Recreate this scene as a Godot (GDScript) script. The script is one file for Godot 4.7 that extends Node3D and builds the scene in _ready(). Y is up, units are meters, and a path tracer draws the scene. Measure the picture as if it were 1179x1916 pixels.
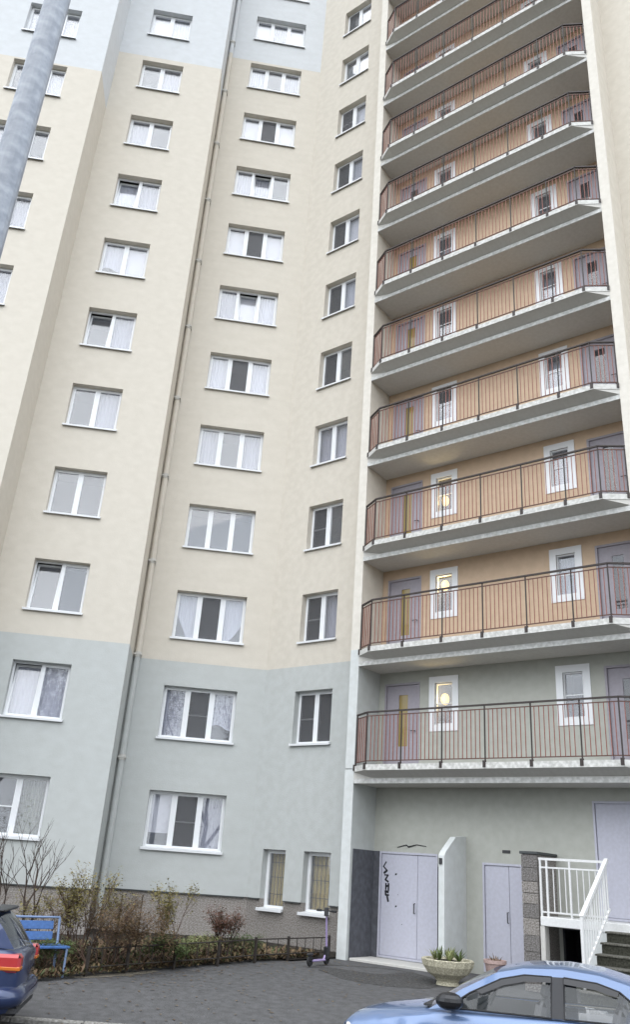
extends Node3D
# An overcast view up the inner corner of a tall stepped apartment block, with its yard and two parked cars.

var M := {}
var cache := {}
var rng := RandomNumberGenerator.new()
var names := {}
var building: Node3D

# ---------------------------------------------------------------- helpers
func lin(r: float, g: float, b: float) -> Color:
	return Color(r, g, b).linear_to_srgb()

func mt(c: Color, rough := 0.85, metal := 0.0, spec := 0.5) -> StandardMaterial3D:
	var m := StandardMaterial3D.new()
	m.albedo_color = c
	m.roughness = rough
	m.metallic = metal
	m.metallic_specular = spec
	return m

func noise_image(seed_: int, freq: float, oct: int, size: int, lo: Color, hi: Color, contrast := 1.0) -> Image:
	var n := FastNoiseLite.new()
	n.seed = seed_
	n.frequency = freq
	n.fractal_octaves = oct
	n.noise_type = FastNoiseLite.TYPE_SIMPLEX_SMOOTH
	var g := n.get_seamless_image(size, size)
	var im := Image.create(size, size, false, Image.FORMAT_RGB8)
	for y in size:
		for x in size:
			var t: float = clampf((g.get_pixel(x, y).r - 0.5) * contrast + 0.5, 0.0, 1.0)
			im.set_pixel(x, y, lo.lerp(hi, t))
	return im

func tex(im: Image) -> ImageTexture:
	im.generate_mipmaps()
	return ImageTexture.create_from_image(im)

# a surface with mottled colour over metres and fine grain as relief
func surface(base: Color, rough: float, tex_c: Texture2D, size_m: float, tex_n: Texture2D = null, bump := 0.5, world := true) -> StandardMaterial3D:
	var m := mt(base, rough)
	m.albedo_texture = tex_c
	m.uv1_triplanar = true
	m.uv1_world_triplanar = world
	m.uv1_scale = Vector3.ONE / size_m
	if tex_n:
		m.normal_enabled = true
		m.normal_texture = tex_n
		m.normal_scale = bump
	return m

func st_new() -> SurfaceTool:
	var st := SurfaceTool.new()
	st.begin(Mesh.PRIMITIVE_TRIANGLES)
	st.set_smooth_group(-1)
	return st

func tri(st: SurfaceTool, a: Vector3, b: Vector3, c: Vector3):
	st.add_vertex(a); st.add_vertex(b); st.add_vertex(c)

# corners clockwise seen from outside
func quad(st: SurfaceTool, a: Vector3, b: Vector3, c: Vector3, d: Vector3):
	tri(st, a, b, c); tri(st, a, c, d)

func bx(st: SurfaceTool, p0: Vector3, p1: Vector3, xf := Transform3D.IDENTITY):
	var x0 := p0.x; var y0 := p0.y; var z0 := p0.z
	var x1 := p1.x; var y1 := p1.y; var z1 := p1.z
	var v := [Vector3(x0,y0,z0),Vector3(x1,y0,z0),Vector3(x1,y1,z0),Vector3(x0,y1,z0),Vector3(x0,y0,z1),Vector3(x1,y0,z1),Vector3(x1,y1,z1),Vector3(x0,y1,z1)]
	for i in 8: v[i] = xf * v[i]
	quad(st, v[7],v[6],v[5],v[4]); quad(st, v[2],v[3],v[0],v[1])
	quad(st, v[3],v[7],v[4],v[0]); quad(st, v[6],v[2],v[1],v[5])
	quad(st, v[3],v[2],v[6],v[7]); quad(st, v[0],v[4],v[5],v[1])

# box with chamfered upright and level edges
func cbx(st: SurfaceTool, p0: Vector3, p1: Vector3, c: float, xf := Transform3D.IDENTITY):
	var lo := p0; var hi := p1
	var f := func(ax: int, s: int) -> Array:
		var u := (ax + 1) % 3; var w := (ax + 2) % 3
		var out := []
		for k in [[0,0],[1,0],[1,1],[0,1]]:
			var q := Vector3()
			q[ax] = hi[ax] if s > 0 else lo[ax]
			q[u] = (hi[u] - c) if k[0] else (lo[u] + c)
			q[w] = (hi[w] - c) if k[1] else (lo[w] + c)
			out.append(q)
		return out
	for ax in 3:
		for s in [-1, 1]:
			var q: Array = f.call(ax, s)
			if s > 0: quad(st, xf * q[0], xf * q[3], xf * q[2], xf * q[1])
			else: quad(st, xf * q[0], xf * q[1], xf * q[2], xf * q[3])
	for ax in 3:
		var u := (ax + 1) % 3; var w := (ax + 2) % 3
		for su in [0, 1]:
			for sw in [0, 1]:
				var a := Vector3(); var b := Vector3(); var d := Vector3(); var e := Vector3()
				a[ax] = lo[ax] + c; b[ax] = hi[ax] - c; d[ax] = hi[ax] - c; e[ax] = lo[ax] + c
				for q in 2:
					pass
				a[u] = hi[u] if su else lo[u]; a[w] = (hi[w] - c) if sw else (lo[w] + c)
				b[u] = a[u]; b[w] = a[w]
				d[u] = (hi[u] - c) if su else (lo[u] + c); d[w] = hi[w] if sw else lo[w]
				e[u] = d[u]; e[w] = d[w]
				if su == sw: quad(st, xf * a, xf * e, xf * d, xf * b)
				else: quad(st, xf * a, xf * b, xf * d, xf * e)

func tube(st: SurfaceTool, pts: Array, radii: Array, n := 8, caps := true):
	var rings := []
	for i in pts.size():
		var d: Vector3
		if i == 0: d = pts[1] - pts[0]
		elif i == pts.size() - 1: d = pts[i] - pts[i - 1]
		else: d = pts[i + 1] - pts[i - 1]
		d = d.normalized()
		var up := Vector3.UP if absf(d.y) < 0.95 else Vector3.RIGHT
		var sx := d.cross(up).normalized()
		var sy := sx.cross(d)
		var ring := []
		for k in n:
			var t := TAU * k / n
			ring.append(pts[i] + (sx * cos(t) + sy * sin(t)) * float(radii[i]))
		rings.append(ring)
	for i in pts.size() - 1:
		for k in n:
			var k2 := (k + 1) % n
			quad(st, rings[i][k], rings[i][k2], rings[i + 1][k2], rings[i + 1][k])
	if caps:
		for k in range(1, n - 1):
			tri(st, rings[0][0], rings[0][k + 1], rings[0][k])
			var e: Array = rings[-1]
			tri(st, e[0], e[k], e[k + 1])

func lathe(st: SurfaceTool, prof: Array, n := 24, at := Vector3.ZERO):
	for i in prof.size() - 1:
		for k in n:
			var t0 := TAU * k / n; var t1 := TAU * (k + 1) / n
			var a: Vector2 = prof[i]; var b: Vector2 = prof[i + 1]
			var p := func(q: Vector2, t: float) -> Vector3: return at + Vector3(q.x * cos(t), q.y, q.x * sin(t))
			quad(st, p.call(a, t0), p.call(b, t0), p.call(b, t1), p.call(a, t1))

func fin_mesh(st: SurfaceTool, smooth := false) -> ArrayMesh:
	if smooth: st.index()
	st.generate_normals()
	return st.commit()

func numbered(n: String) -> String:
	names[n] = names.get(n, -1) + 1
	return n if names[n] == 0 else "%s_%03d" % [n, names[n]]

func node(called: String, mesh: Mesh, m: Material, parent: Node, xf := Transform3D.IDENTITY) -> MeshInstance3D:
	var o := MeshInstance3D.new()
	o.mesh = mesh
	o.material_override = m
	o.transform = xf
	o.name = called if parent != self else numbered(called)
	parent.add_child(o, true)
	return o

func obj(called: String, st: SurfaceTool, m: Material, parent: Node, smooth := false, xf := Transform3D.IDENTITY) -> MeshInstance3D:
	return node(called, fin_mesh(st, smooth), m, parent, xf)

func thing(called: String, label: String, category: String, at := Vector3.ZERO, turn := 0.0, group := "") -> Node3D:
	var o := Node3D.new()
	o.name = numbered(called)
	o.position = at
	o.rotation.y = turn
	add_child(o)
	tag(o, label, category, group)
	return o

func tag(o: Node, label: String, category: String, group := ""):
	o.set_meta("label", label)
	o.set_meta("category", category)
	if group: o.set_meta("group", group)

func structure(called: String, st: SurfaceTool, m: Material) -> MeshInstance3D:
	var o := obj(called, st, m, self)
	o.set_meta("kind", "structure")
	return o

# yard ground: level by the house, falling gently towards the road
const HEAD := 0.6632251      # the road's direction, 38 degrees
const KERB := 6.93
func along(a: float, l: float, y := 0.0) -> Vector3:
	return Vector3(cos(HEAD) * a + sin(HEAD) * l, y, -sin(HEAD) * a + cos(HEAD) * l)
func lat(x: float, z: float) -> float:
	return x * sin(HEAD) + z * cos(HEAD)
func gy(x: float, z: float) -> float:
	return yard_y(lat(x, z))
func yard_y(l: float) -> float:
	return -0.05 * clampf(l - 1.5, 0.0, 3.5) - 0.105 * clampf(l - 5.0, 0.0, 1.93)
func road_y(a: float) -> float:
	return -0.40 - 0.0139 * (clampf(a, -12.0, 12.0) + 6.0)
func on_ground(x: float, z: float, up := 0.0) -> Vector3:
	return Vector3(x, gy(x, z) + up, z)

# ---------------------------------------------------------------- main
func _ready():
	rng.seed = 4711
	# camera
	var cam := Camera3D.new()
	cam.name = "camera"
	cam.fov = 64.2934
	cam.near = 0.05
	cam.far = 900.0
	cam.position = Vector3(11.502, 1.787, 16.662)
	cam.basis = Basis.from_euler(Vector3(0.411657, 0.671729, 0.071613))
	add_child(cam)
	cam.current = true
	# overcast sky
	var sky_m := ProceduralSkyMaterial.new()
	sky_m.sky_top_color = Color(0.90, 0.93, 0.97)
	sky_m.sky_horizon_color = Color(0.80, 0.82, 0.84)
	sky_m.sky_curve = 0.18
	sky_m.ground_bottom_color = Color(0.22, 0.21, 0.2)
	sky_m.ground_horizon_color = Color(0.4, 0.4, 0.4)
	sky_m.sun_angle_max = 1.0
	var sky := Sky.new()
	sky.sky_material = sky_m
	var env := Environment.new()
	env.background_mode = Environment.BG_SKY
	env.sky = sky
	env.background_energy_multiplier = 1.35
	env.tonemap_mode = Environment.TONE_MAPPER_LINEAR
	env.tonemap_exposure = 2.35
	env.sdfgi_enabled = true
	env.ssao_enabled = true
	env.ssil_enabled = true
	var we := WorldEnvironment.new()
	we.name = "environment"
	we.environment = env
	add_child(we)
	var sun := DirectionalLight3D.new()
	sun.name = "sun"
	sun.light_energy = 0.16
	sun.light_color = Color(1.0, 0.97, 0.93)
	sun.light_angular_distance = 80.0
	sun.shadow_enabled = true
	sun.sky_mode = DirectionalLight3D.SKY_MODE_LIGHT_ONLY
	sun.basis = Basis.looking_at(Vector3(-0.15, -0.85, -0.55).normalized(), Vector3.UP)
	add_child(sun)

	make_materials()
	make_grounds()
	make_building()
	make_entrance()
	make_stairs()
	make_yard_things()
	make_plants()
	make_sedan()
	make_hatchback()
	make_lamp_post()

func make_materials():
	var w := Color.WHITE
	# colour mottling, near white so that the material's own colour leads
	var mot := tex(noise_image(3, 0.03, 5, 512, Color(0.962, 0.96, 0.955), w, 1.5))
	var mot2 := tex(noise_image(8, 0.02, 5, 512, Color(0.84, 0.84, 0.83), w, 1.5))
	var rough_mot := tex(noise_image(9, 0.03, 5, 512, Color(0.66, 0.65, 0.63), w, 1.7))
	var grain := noise_image(12, 0.28, 3, 512, Color.BLACK, w, 1.3)
	grain.bump_map_to_normal_map(2.5)
	var grain_t := tex(grain)
	var coarse := noise_image(14, 0.2, 3, 512, Color.BLACK, w, 2.2)
	coarse.bump_map_to_normal_map(5.0)
	var coarse_t := tex(coarse)
	M.cream = surface(lin(0.635, 0.588, 0.51), 0.92, mot, 5.0, grain_t, 0.1)
	M.green = surface(lin(0.495, 0.513, 0.50), 0.92, mot, 5.0, grain_t, 0.1)
	M.white_wall = surface(lin(0.61, 0.625, 0.637), 0.92, mot, 5.0, grain_t, 0.1)
	M.pale = surface(lin(0.62, 0.64, 0.63), 0.9, mot, 4.0, grain_t, 0.1)
	M.pale_cream = surface(lin(0.70, 0.66, 0.59), 0.9, mot, 4.0, grain_t, 0.1)
	M.peach = surface(lin(0.60, 0.45, 0.32), 0.9, mot, 4.0, grain_t, 0.12)
	M.greige = surface(lin(0.45, 0.455, 0.41), 0.9, mot, 4.0, grain_t, 0.12)
	M.slate = surface(lin(0.10, 0.103, 0.12), 0.75, mot2, 2.0, grain_t, 0.2)
	M.concrete = surface(lin(0.56, 0.545, 0.51), 0.9, mot, 2.0, grain_t, 0.2)
	M.edge = surface(lin(0.70, 0.69, 0.66), 0.85, mot2, 1.3, grain_t, 0.4)
	M.lip = surface(lin(0.66, 0.66, 0.64), 0.85, mot2, 1.5, grain_t, 0.12)
	M.stone = surface(lin(0.54, 0.50, 0.47), 0.95, rough_mot, 0.55, coarse_t, 1.2)
	M.asphalt = surface(lin(0.10, 0.098, 0.10), 0.88, mot2, 2.3, coarse_t, 0.25)
	M.road = surface(lin(0.07, 0.07, 0.072), 0.85, rough_mot, 3.0, coarse_t, 0.5)
	M.soil = surface(lin(0.055, 0.042, 0.03), 0.98, rough_mot, 0.8, coarse_t, 1.5)
	M.verge = surface(lin(0.06, 0.07, 0.035), 0.98, rough_mot, 1.2, coarse_t, 1.5)
	M.sand = surface(lin(0.27, 0.24, 0.19), 0.97, rough_mot, 0.6, coarse_t, 0.6)
	M.patch = surface(lin(0.086, 0.084, 0.083), 0.9, rough_mot, 1.1, coarse_t, 0.4)
	M.kerb = surface(lin(0.36, 0.35, 0.33), 0.92, rough_mot, 0.9, grain_t, 0.6)
	M.upvc = mt(lin(0.78, 0.79, 0.80), 0.35)
	M.sill = mt(lin(0.70, 0.71, 0.72), 0.45)
	M.gasket = mt(lin(0.03, 0.03, 0.03), 0.8)
	M.flash = mt(lin(0.05, 0.055, 0.055), 0.6)
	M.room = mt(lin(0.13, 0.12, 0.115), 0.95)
	M.room_light = mt(lin(0.55, 0.46, 0.30), 0.95)
	var gl := mt(Color(0.86, 0.89, 0.95, 0.03), 0.015)
	gl.transparency = BaseMaterial3D.TRANSPARENCY_ALPHA
	M.glass = gl
	var cl := mt(lin(0.40, 0.41, 0.48), 0.95)
	cl.backlight_enabled = true
	cl.backlight = Color(0.25, 0.25, 0.27)
	M.cloth = cl
	M.blind = mt(lin(0.50, 0.50, 0.55), 0.8)
	M.grey_cloth = mt(lin(0.27, 0.275, 0.33), 0.95)
	M.olive_cloth = mt(lin(0.16, 0.17, 0.115), 0.95)
	M.ochre_cloth = mt(lin(0.42, 0.33, 0.13), 0.95)
	M.ochre_glass = mt(lin(0.30, 0.22, 0.07), 0.12)
	M.lavender = surface(lin(0.50, 0.50, 0.575), 0.55, mot, 1.5)
	M.lavender_dark = surface(lin(0.36, 0.335, 0.375), 0.6, mot, 1.5)
	M.rail = surface(lin(0.125, 0.055, 0.04), 0.6, mot2, 0.6)
	M.rail_dark = mt(lin(0.035, 0.025, 0.022), 0.6)
	M.baluster = surface(lin(0.30, 0.11, 0.08), 0.6, mot2, 0.6)
	M.white_paint = surface(lin(0.72, 0.72, 0.71), 0.5, mot, 0.9)
	M.steel = surface(lin(0.34, 0.36, 0.39), 0.55, tex(noise_image(31, 0.02, 5, 256, Color(0.80, 0.81, 0.83), w, 1.5)), 0.7)
	M.steel.metallic = 0.35
	M.mark = mt(lin(0.018, 0.018, 0.022), 0.8)
	M.moss = surface(lin(0.075, 0.075, 0.055), 0.97, rough_mot, 0.7, coarse_t, 1.0)
	M.tread = surface(lin(0.17, 0.165, 0.14), 0.95, rough_mot, 0.7, coarse_t, 0.6)
	M.bench_blue = surface(lin(0.06, 0.16, 0.42), 0.5, mot2, 0.7)
	M.bench_steel = mt(lin(0.20, 0.27, 0.42), 0.5, 0.2)
	M.fence = surface(lin(0.035, 0.027, 0.022), 0.75, mot2, 0.5)
	M.bark = mt(lin(0.055, 0.038, 0.03), 0.95)
	M.twig = mt(lin(0.11, 0.068, 0.05), 0.95)
	M.bowl = surface(lin(0.66, 0.62, 0.47), 0.85, rough_mot, 0.6, grain_t, 0.5)
	M.pot = surface(lin(0.5, 0.36, 0.33), 0.85, mot2, 0.4)
	var leaf := func(r: float, g: float, b: float) -> StandardMaterial3D:
		var m := mt(lin(r, g, b), 0.7)
		m.backlight_enabled = true
		m.backlight = Color(0.3, 0.3, 0.2)
		return m
	M.leaf_green = leaf.call(0.07, 0.105, 0.03)
	M.leaf_yellow = leaf.call(0.19, 0.16, 0.05)
	M.leaf_brown = leaf.call(0.12, 0.072, 0.035)
	M.leaf_pale = leaf.call(0.22, 0.24, 0.10)
	M.leaf_red = leaf.call(0.12, 0.05, 0.035)
	M.rubber = mt(lin(0.015, 0.015, 0.016), 0.75)
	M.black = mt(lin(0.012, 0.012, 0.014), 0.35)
	M.trim = mt(lin(0.03, 0.03, 0.033), 0.55)
	M.seat = mt(lin(0.16, 0.16, 0.165), 0.9)
	M.alloy = mt(lin(0.5, 0.5, 0.52), 0.35, 0.7)
	M.purple = mt(lin(0.30, 0.24, 0.42), 0.4)
	var paint := func(r: float, g: float, b: float, rough: float) -> StandardMaterial3D:
		var m := mt(lin(r, g, b), rough, 0.35)
		m.clearcoat_enabled = true
		m.clearcoat = 1.0
		m.clearcoat_roughness = 0.04
		return m
	M.paint_sedan = paint.call(0.135, 0.205, 0.36, 0.42)
	M.paint_dark = paint.call(0.022, 0.038, 0.105, 0.4)
	var cg := mt(Color(0.30, 0.33, 0.33, 0.18), 0.01)
	cg.transparency = BaseMaterial3D.TRANSPARENCY_ALPHA
	M.car_glass = cg
	var scr := mt(Color(lin(0.11, 0.11, 0.115), 0.4), 0.9)
	scr.transparency = BaseMaterial3D.TRANSPARENCY_ALPHA
	M.screen = scr
	var tg := mt(Color(0.10, 0.11, 0.12, 0.55), 0.01)
	tg.transparency = BaseMaterial3D.TRANSPARENCY_ALPHA
	M.tint_glass = tg
	var rl := mt(lin(0.42, 0.018, 0.02), 0.12)
	rl.clearcoat_enabled = true
	M.red_lens = rl
	M.amber_lens = mt(lin(0.55, 0.16, 0.03), 0.12)
	M.clear_lens = mt(lin(0.6, 0.6, 0.62), 0.1)
	var bulb := mt(Color(1.0, 0.9, 0.65), 0.5)
	bulb.emission_enabled = true
	bulb.emission = Color(1.0, 0.80, 0.42)
	bulb.emission_energy_multiplier = 0.55
	M.bulb = bulb

func make_grounds():
	var st := st_new()
	quad(st, Vector3(-400, -0.95, -400), Vector3(400, -0.95, -400), Vector3(400, -0.95, 400), Vector3(-400, -0.95, 400))
	structure("ground", st, M.verge)
	st = st_new()
	for q in [[-45.0, 1.5], [1.5, 5.0], [5.0, KERB]]:
		quad(st, along(-40, q[0], yard_y(q[0])), along(45, q[0], yard_y(q[0])), along(45, q[1], yard_y(q[1])), along(-40, q[1], yard_y(q[1])))
	var y1 := yard_y(KERB)
	quad(st, along(-40, KERB, y1), along(45, KERB, y1), along(45, KERB, y1 - 0.5), along(-40, KERB, y1 - 0.5))
	structure("yard", st, M.asphalt)
	# kerb stones along the road
	var kerb := Node3D.new()
	kerb.name = "kerb"
	kerb.set_meta("kind", "structure")
	add_child(kerb)
	st = st_new()
	cbx(st, Vector3(0.004, -0.4, 0), Vector3(0.996, 0.0, 0.15), 0.015)
	var km := fin_mesh(st)
	for i in 30:
		var p := along(-13.0 + i, KERB + 0.003, y1 + 0.018 + rng.randf_range(-0.006, 0.006))
		node("kerb_stone", km, M.kerb, kerb, Transform3D(Basis(Vector3.UP, HEAD + rng.randf_range(-0.004, 0.004)), p))
	st = st_new()
	for q in [[-60.0, -12.0], [-12.0, 12.0], [12.0, 60.0]]:
		quad(st, along(q[0], KERB + 0.05, road_y(q[0])), along(q[1], KERB + 0.05, road_y(q[1])), along(q[1], 14.9, road_y(q[1])), along(q[0], 14.9, road_y(q[0])))
	structure("road", st, M.road)
	st = st_new()
	quad(st, along(-60, 14.9, 0.02), along(60, 14.9, 0.02), along(60, 24, 0.12), along(-60, 24, 0.12))
	quad(st, along(-60, 14.9, -0.9), along(60, 14.9, -0.9), along(60, 14.9, 0.02), along(-60, 14.9, 0.02))
	structure("pavement", st, M.road)
	# a darker repaired patch in front of the entrance
	rng.seed = 62
	st = st_new()
	var mid := Vector2(1.75, 1.35)
	var rim := []
	for i in 18:
		var an := TAU * i / 18
		var rr := rng.randf_range(0.9, 1.1)
		rim.append(on_ground(mid.x + 1.35 * rr * cos(an), mid.y + 1.0 * rr * sin(an), 0.004))
	for i in 18: tri(st, on_ground(mid.x, mid.y, 0.004), rim[(i + 1) % 18], rim[i])
	structure("asphalt_patch", st, M.patch)
	# pale trodden sand along the edge of the bed
	rng.seed = 61
	st = st_new()
	var prev := []
	for i in 15:
		var z := 6.55 - 0.12 * i
		var x := -0.99 + 0.02 * i
		var wd := 0.10 * sin(PI * i / 14.0) * rng.randf_range(0.6, 1.4) + 0.002
		var cur := [on_ground(x - 0.12, z, 0.006), on_ground(x + wd * 1.6, z, 0.006)]
		if i > 0: quad(st, prev[0], cur[0], cur[1], prev[1])
		prev = cur
	structure("sand_path", st, M.sand)
	# planting bed in the corner, its soil a little above the asphalt
	st = st_new()
	var edge := [Vector2(-0.30, 1.55), Vector2(-0.52, 3.4), Vector2(-0.82, 5.4), Vector2(-1.02, 6.8), Vector2(-1.3, 8.6), Vector2(-2.2, 11.5)]
	for i in edge.size() - 1:
		var a: Vector2 = edge[i]; var b: Vector2 = edge[i + 1]
		var n := 10
		for j in n:
			var a0 := on_ground(lerpf(a.x, -11.0, float(j) / n), a.y, 0.05 + 0.04 * sin(j * 2.1 + i)); var a1 := on_ground(lerpf(a.x, -11.0, float(j + 1) / n), a.y, 0.05 + 0.04 * sin(j * 2.1 + 2.1 + i))
			var b0 := on_ground(lerpf(b.x, -11.0, float(j) / n), b.y, 0.05 + 0.04 * sin(j * 2.1 + i + 1)); var b1 := on_ground(lerpf(b.x, -11.0, float(j + 1) / n), b.y, 0.05 + 0.04 * sin(j * 2.1 + 2.1 + i + 1))
			if j == 0:
				a0.y = gy(a.x, a.y) - 0.01; b0.y = gy(b.x, b.y) - 0.01
			quad(st, b1, a1, a0, b0)
	quad(st, Vector3(-0.3, 0.03, 1.55), Vector3(-11, 0.05, 1.55), Vector3(-11, 0.05, -1.2), Vector3(-0.26, 0.03, -1.2))
	structure("garden_bed", st, M.soil)

# ---------------------------------------------------------------- building
const T1 := 3.95
const H := 2.8
const TOP := 42.0
const GREEN := 6.92

# wall sheet on w = 0 between u0..u1, v0..v1 with openings [u, v, w, h] and their reveals
func wall_mesh(u0: float, u1: float, v0: float, v1: float, holes: Array, depth := 0.27) -> ArrayMesh:
	var st := st_new()
	var us := [u0, u1]; var vs := [v0, v1]
	for h in holes:
		for u in [h[0], h[0] + h[2]]:
			if u > u0 and u < u1: us.append(u)
		for v in [h[1], h[1] + h[3]]:
			if v > v0 and v < v1: vs.append(v)
	us.sort(); vs.sort()
	for i in us.size() - 1:
		for j in vs.size() - 1:
			var a: float = us[i]; var b: float = us[i + 1]; var c: float = vs[j]; var d: float = vs[j + 1]
			if b - a < 1e-5 or d - c < 1e-5: continue
			var mu := (a + b) / 2; var mv := (c + d) / 2
			var open := false
			for h in holes:
				if mu > h[0] and mu < h[0] + h[2] and mv > h[1] and mv < h[1] + h[3]: open = true
			if not open: quad(st, Vector3(a, d, 0), Vector3(b, d, 0), Vector3(b, c, 0), Vector3(a, c, 0))
	for h in holes:
		var a: float = h[0]; var b: float = h[0] + h[2]; var c: float = maxf(h[1], v0); var d: float = minf(h[1] + h[3], v1)
		if c >= d: continue
		quad(st, Vector3(a, d, 0), Vector3(a, c, 0), Vector3(a, c, -depth), Vector3(a, d, -depth))
		quad(st, Vector3(b, d, -depth), Vector3(b, c, -depth), Vector3(b, c, 0), Vector3(b, d, 0))
		if h[1] + h[3] <= v1: quad(st, Vector3(a, d, -depth), Vector3(b, d, -depth), Vector3(b, d, 0), Vector3(a, d, 0))
		if h[1] >= v0: quad(st, Vector3(a, c, 0), Vector3(b, c, 0), Vector3(b, c, -depth), Vector3(a, c, -depth))
	return fin_mesh(st)

func ring(st: SurfaceTool, x0: float, y0: float, x1: float, y1: float, t: float, z0: float, z1: float):
	bx(st, Vector3(x0, y0, z0), Vector3(x1, y0 + t, z1))
	bx(st, Vector3(x0, y1 - t, z0), Vector3(x1, y1, z1))
	bx(st, Vector3(x0, y0 + t, z0), Vector3(x0 + t, y1 - t, z1))
	bx(st, Vector3(x1 - t, y0 + t, z0), Vector3(x1, y1 - t, z1))

func frame_mesh(w: float, h: float, n: int) -> Mesh:
	var key := "frame%.2f_%.2f_%d" % [w, h, n]
	if not cache.has(key):
		var st := st_new()
		ring(st, 0, 0, w, h, 0.045, -0.27, -0.20)
		for i in range(1, n):
			var x := w * i / n
			bx(st, Vector3(x - 0.03, 0.045, -0.27), Vector3(x + 0.03, h - 0.045, -0.20))
		cache[key] = fin_mesh(st)
	return cache[key]

func sash_mesh(w: float, h: float, bar: bool) -> Mesh:
	var key := "sash%.3f_%.2f_%s" % [w, h, bar]
	if not cache.has(key):
		var st := st_new()
		ring(st, 0, 0, w, h, 0.05, -0.035, 0.035)
		if bar: bx(st, Vector3(0.05, h * 0.47, -0.012), Vector3(w - 0.05, h * 0.47 + 0.03, 0.03))
		cache[key] = fin_mesh(st)
	return cache[key]

# double glazing: two sheets of glass
func pane_mesh(w: float, h: float) -> Mesh:
	var key := "pane%.3f_%.2f" % [w, h]
	if not cache.has(key):
		var st := st_new()
		bx(st, Vector3(0.05, 0.05, 0.008), Vector3(w - 0.05, h - 0.05, 0.012))
		bx(st, Vector3(0.05, 0.05, -0.012), Vector3(w - 0.05, h - 0.05, -0.008))
		cache[key] = fin_mesh(st)
	return cache[key]

func screen_mesh(w: float, h: float) -> Mesh:
	var key := "screen%.3f_%.2f" % [w, h]
	if not cache.has(key):
		var st := st_new()
		bx(st, Vector3(0.052, 0.052, -0.001), Vector3(w - 0.052, h - 0.052, 0.001))
		cache[key] = fin_mesh(st)
	return cache[key]

func curtain_mesh(kind: String, w: float, h: float) -> Mesh:
	var key := "curtain%s%.3f_%.2f" % [kind, w, h]
	if cache.has(key): return cache[key]
	var st := st_new()
	var n := 28
	var amp := 0.009
	var y0 := 0.02
	var folds := 7.0
	if kind == "b" or kind == "h": amp = 0.0
	if kind == "h": y0 = h * 0.26
	if kind == "g": folds = 9.0; amp = 0.03
	for i in n:
		var x0 := w * i / n; var x1 := w * (i + 1) / n
		var z0 := amp * sin(x0 / w * TAU * folds + 0.6 * sin(x0 * 9.0)); var z1 := amp * sin(x1 / w * TAU * folds + 0.6 * sin(x1 * 9.0))
		var b0 := y0; var b1 := y0
		if kind == "t":        # gathered to one side: the hem climbs
			b0 = maxf(0.02, h * 0.62 - x0 / w * h * 0.95); b1 = maxf(0.02, h * 0.62 - x1 / w * h * 0.95)
		if kind == "u":
			b0 = maxf(0.02, h * 0.40 * (x0 / w) * (x0 / w) * 1.3); b1 = maxf(0.02, h * 0.40 * (x1 / w) * (x1 / w) * 1.3)
		if kind == "p":
			b0 = h * 0.30 + 0.07 * sin(x0 * 8.0); b1 = h * 0.30 + 0.07 * sin(x1 * 8.0)
		quad(st, Vector3(x0, h, z0), Vector3(x1, h, z1), Vector3(x1, b1, z1), Vector3(x0, b0, z0))
	cache[key] = fin_mesh(st, true)
	return cache[key]

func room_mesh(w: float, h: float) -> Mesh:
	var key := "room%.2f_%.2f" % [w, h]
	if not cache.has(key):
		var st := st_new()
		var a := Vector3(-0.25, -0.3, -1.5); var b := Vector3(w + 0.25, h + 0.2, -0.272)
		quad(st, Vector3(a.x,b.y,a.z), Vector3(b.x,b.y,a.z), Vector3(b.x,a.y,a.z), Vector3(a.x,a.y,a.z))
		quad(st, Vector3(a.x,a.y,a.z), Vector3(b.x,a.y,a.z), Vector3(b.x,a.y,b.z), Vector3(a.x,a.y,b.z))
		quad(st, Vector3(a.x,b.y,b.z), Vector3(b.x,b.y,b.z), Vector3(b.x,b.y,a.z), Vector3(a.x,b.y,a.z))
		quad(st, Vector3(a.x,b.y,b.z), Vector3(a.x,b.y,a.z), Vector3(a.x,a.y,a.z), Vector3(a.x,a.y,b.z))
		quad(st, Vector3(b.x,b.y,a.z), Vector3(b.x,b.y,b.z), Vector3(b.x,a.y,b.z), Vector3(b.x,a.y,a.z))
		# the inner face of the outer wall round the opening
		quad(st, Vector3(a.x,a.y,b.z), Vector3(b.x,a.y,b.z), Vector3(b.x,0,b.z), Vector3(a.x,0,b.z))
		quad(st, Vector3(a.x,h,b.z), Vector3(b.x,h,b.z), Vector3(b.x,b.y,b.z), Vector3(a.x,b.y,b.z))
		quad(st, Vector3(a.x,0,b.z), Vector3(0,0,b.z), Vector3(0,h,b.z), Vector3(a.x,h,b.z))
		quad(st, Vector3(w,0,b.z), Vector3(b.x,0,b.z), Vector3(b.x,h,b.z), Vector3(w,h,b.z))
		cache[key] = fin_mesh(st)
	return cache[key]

func sill_mesh(w: float, out := 0.07) -> Mesh:
	var key := "sill%.2f_%.2f" % [w, out]
	if not cache.has(key):
		var st := st_new()
		var a := -0.035; var b := w + 0.035
		# sloping sheet with a folded front edge
		quad(st, Vector3(0.002, 0.042, -0.20), Vector3(w - 0.002, 0.042, -0.20), Vector3(w - 0.002, 0.02, 0.003), Vector3(0.002, 0.02, 0.003))
		quad(st, Vector3(a, 0.02, 0.003), Vector3(b, 0.02, 0.003), Vector3(b, 0.008, out), Vector3(a, 0.008, out))
		bx(st, Vector3(a, -0.045, out), Vector3(b, 0.009, out + 0.006))
		bx(st, Vector3(a - 0.004, -0.03, 0.003), Vector3(a, 0.024, out))
		bx(st, Vector3(b, -0.03, 0.003), Vector3(b + 0.004, 0.024, out))
		cache[key] = fin_mesh(st)
	return cache[key]

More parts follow.
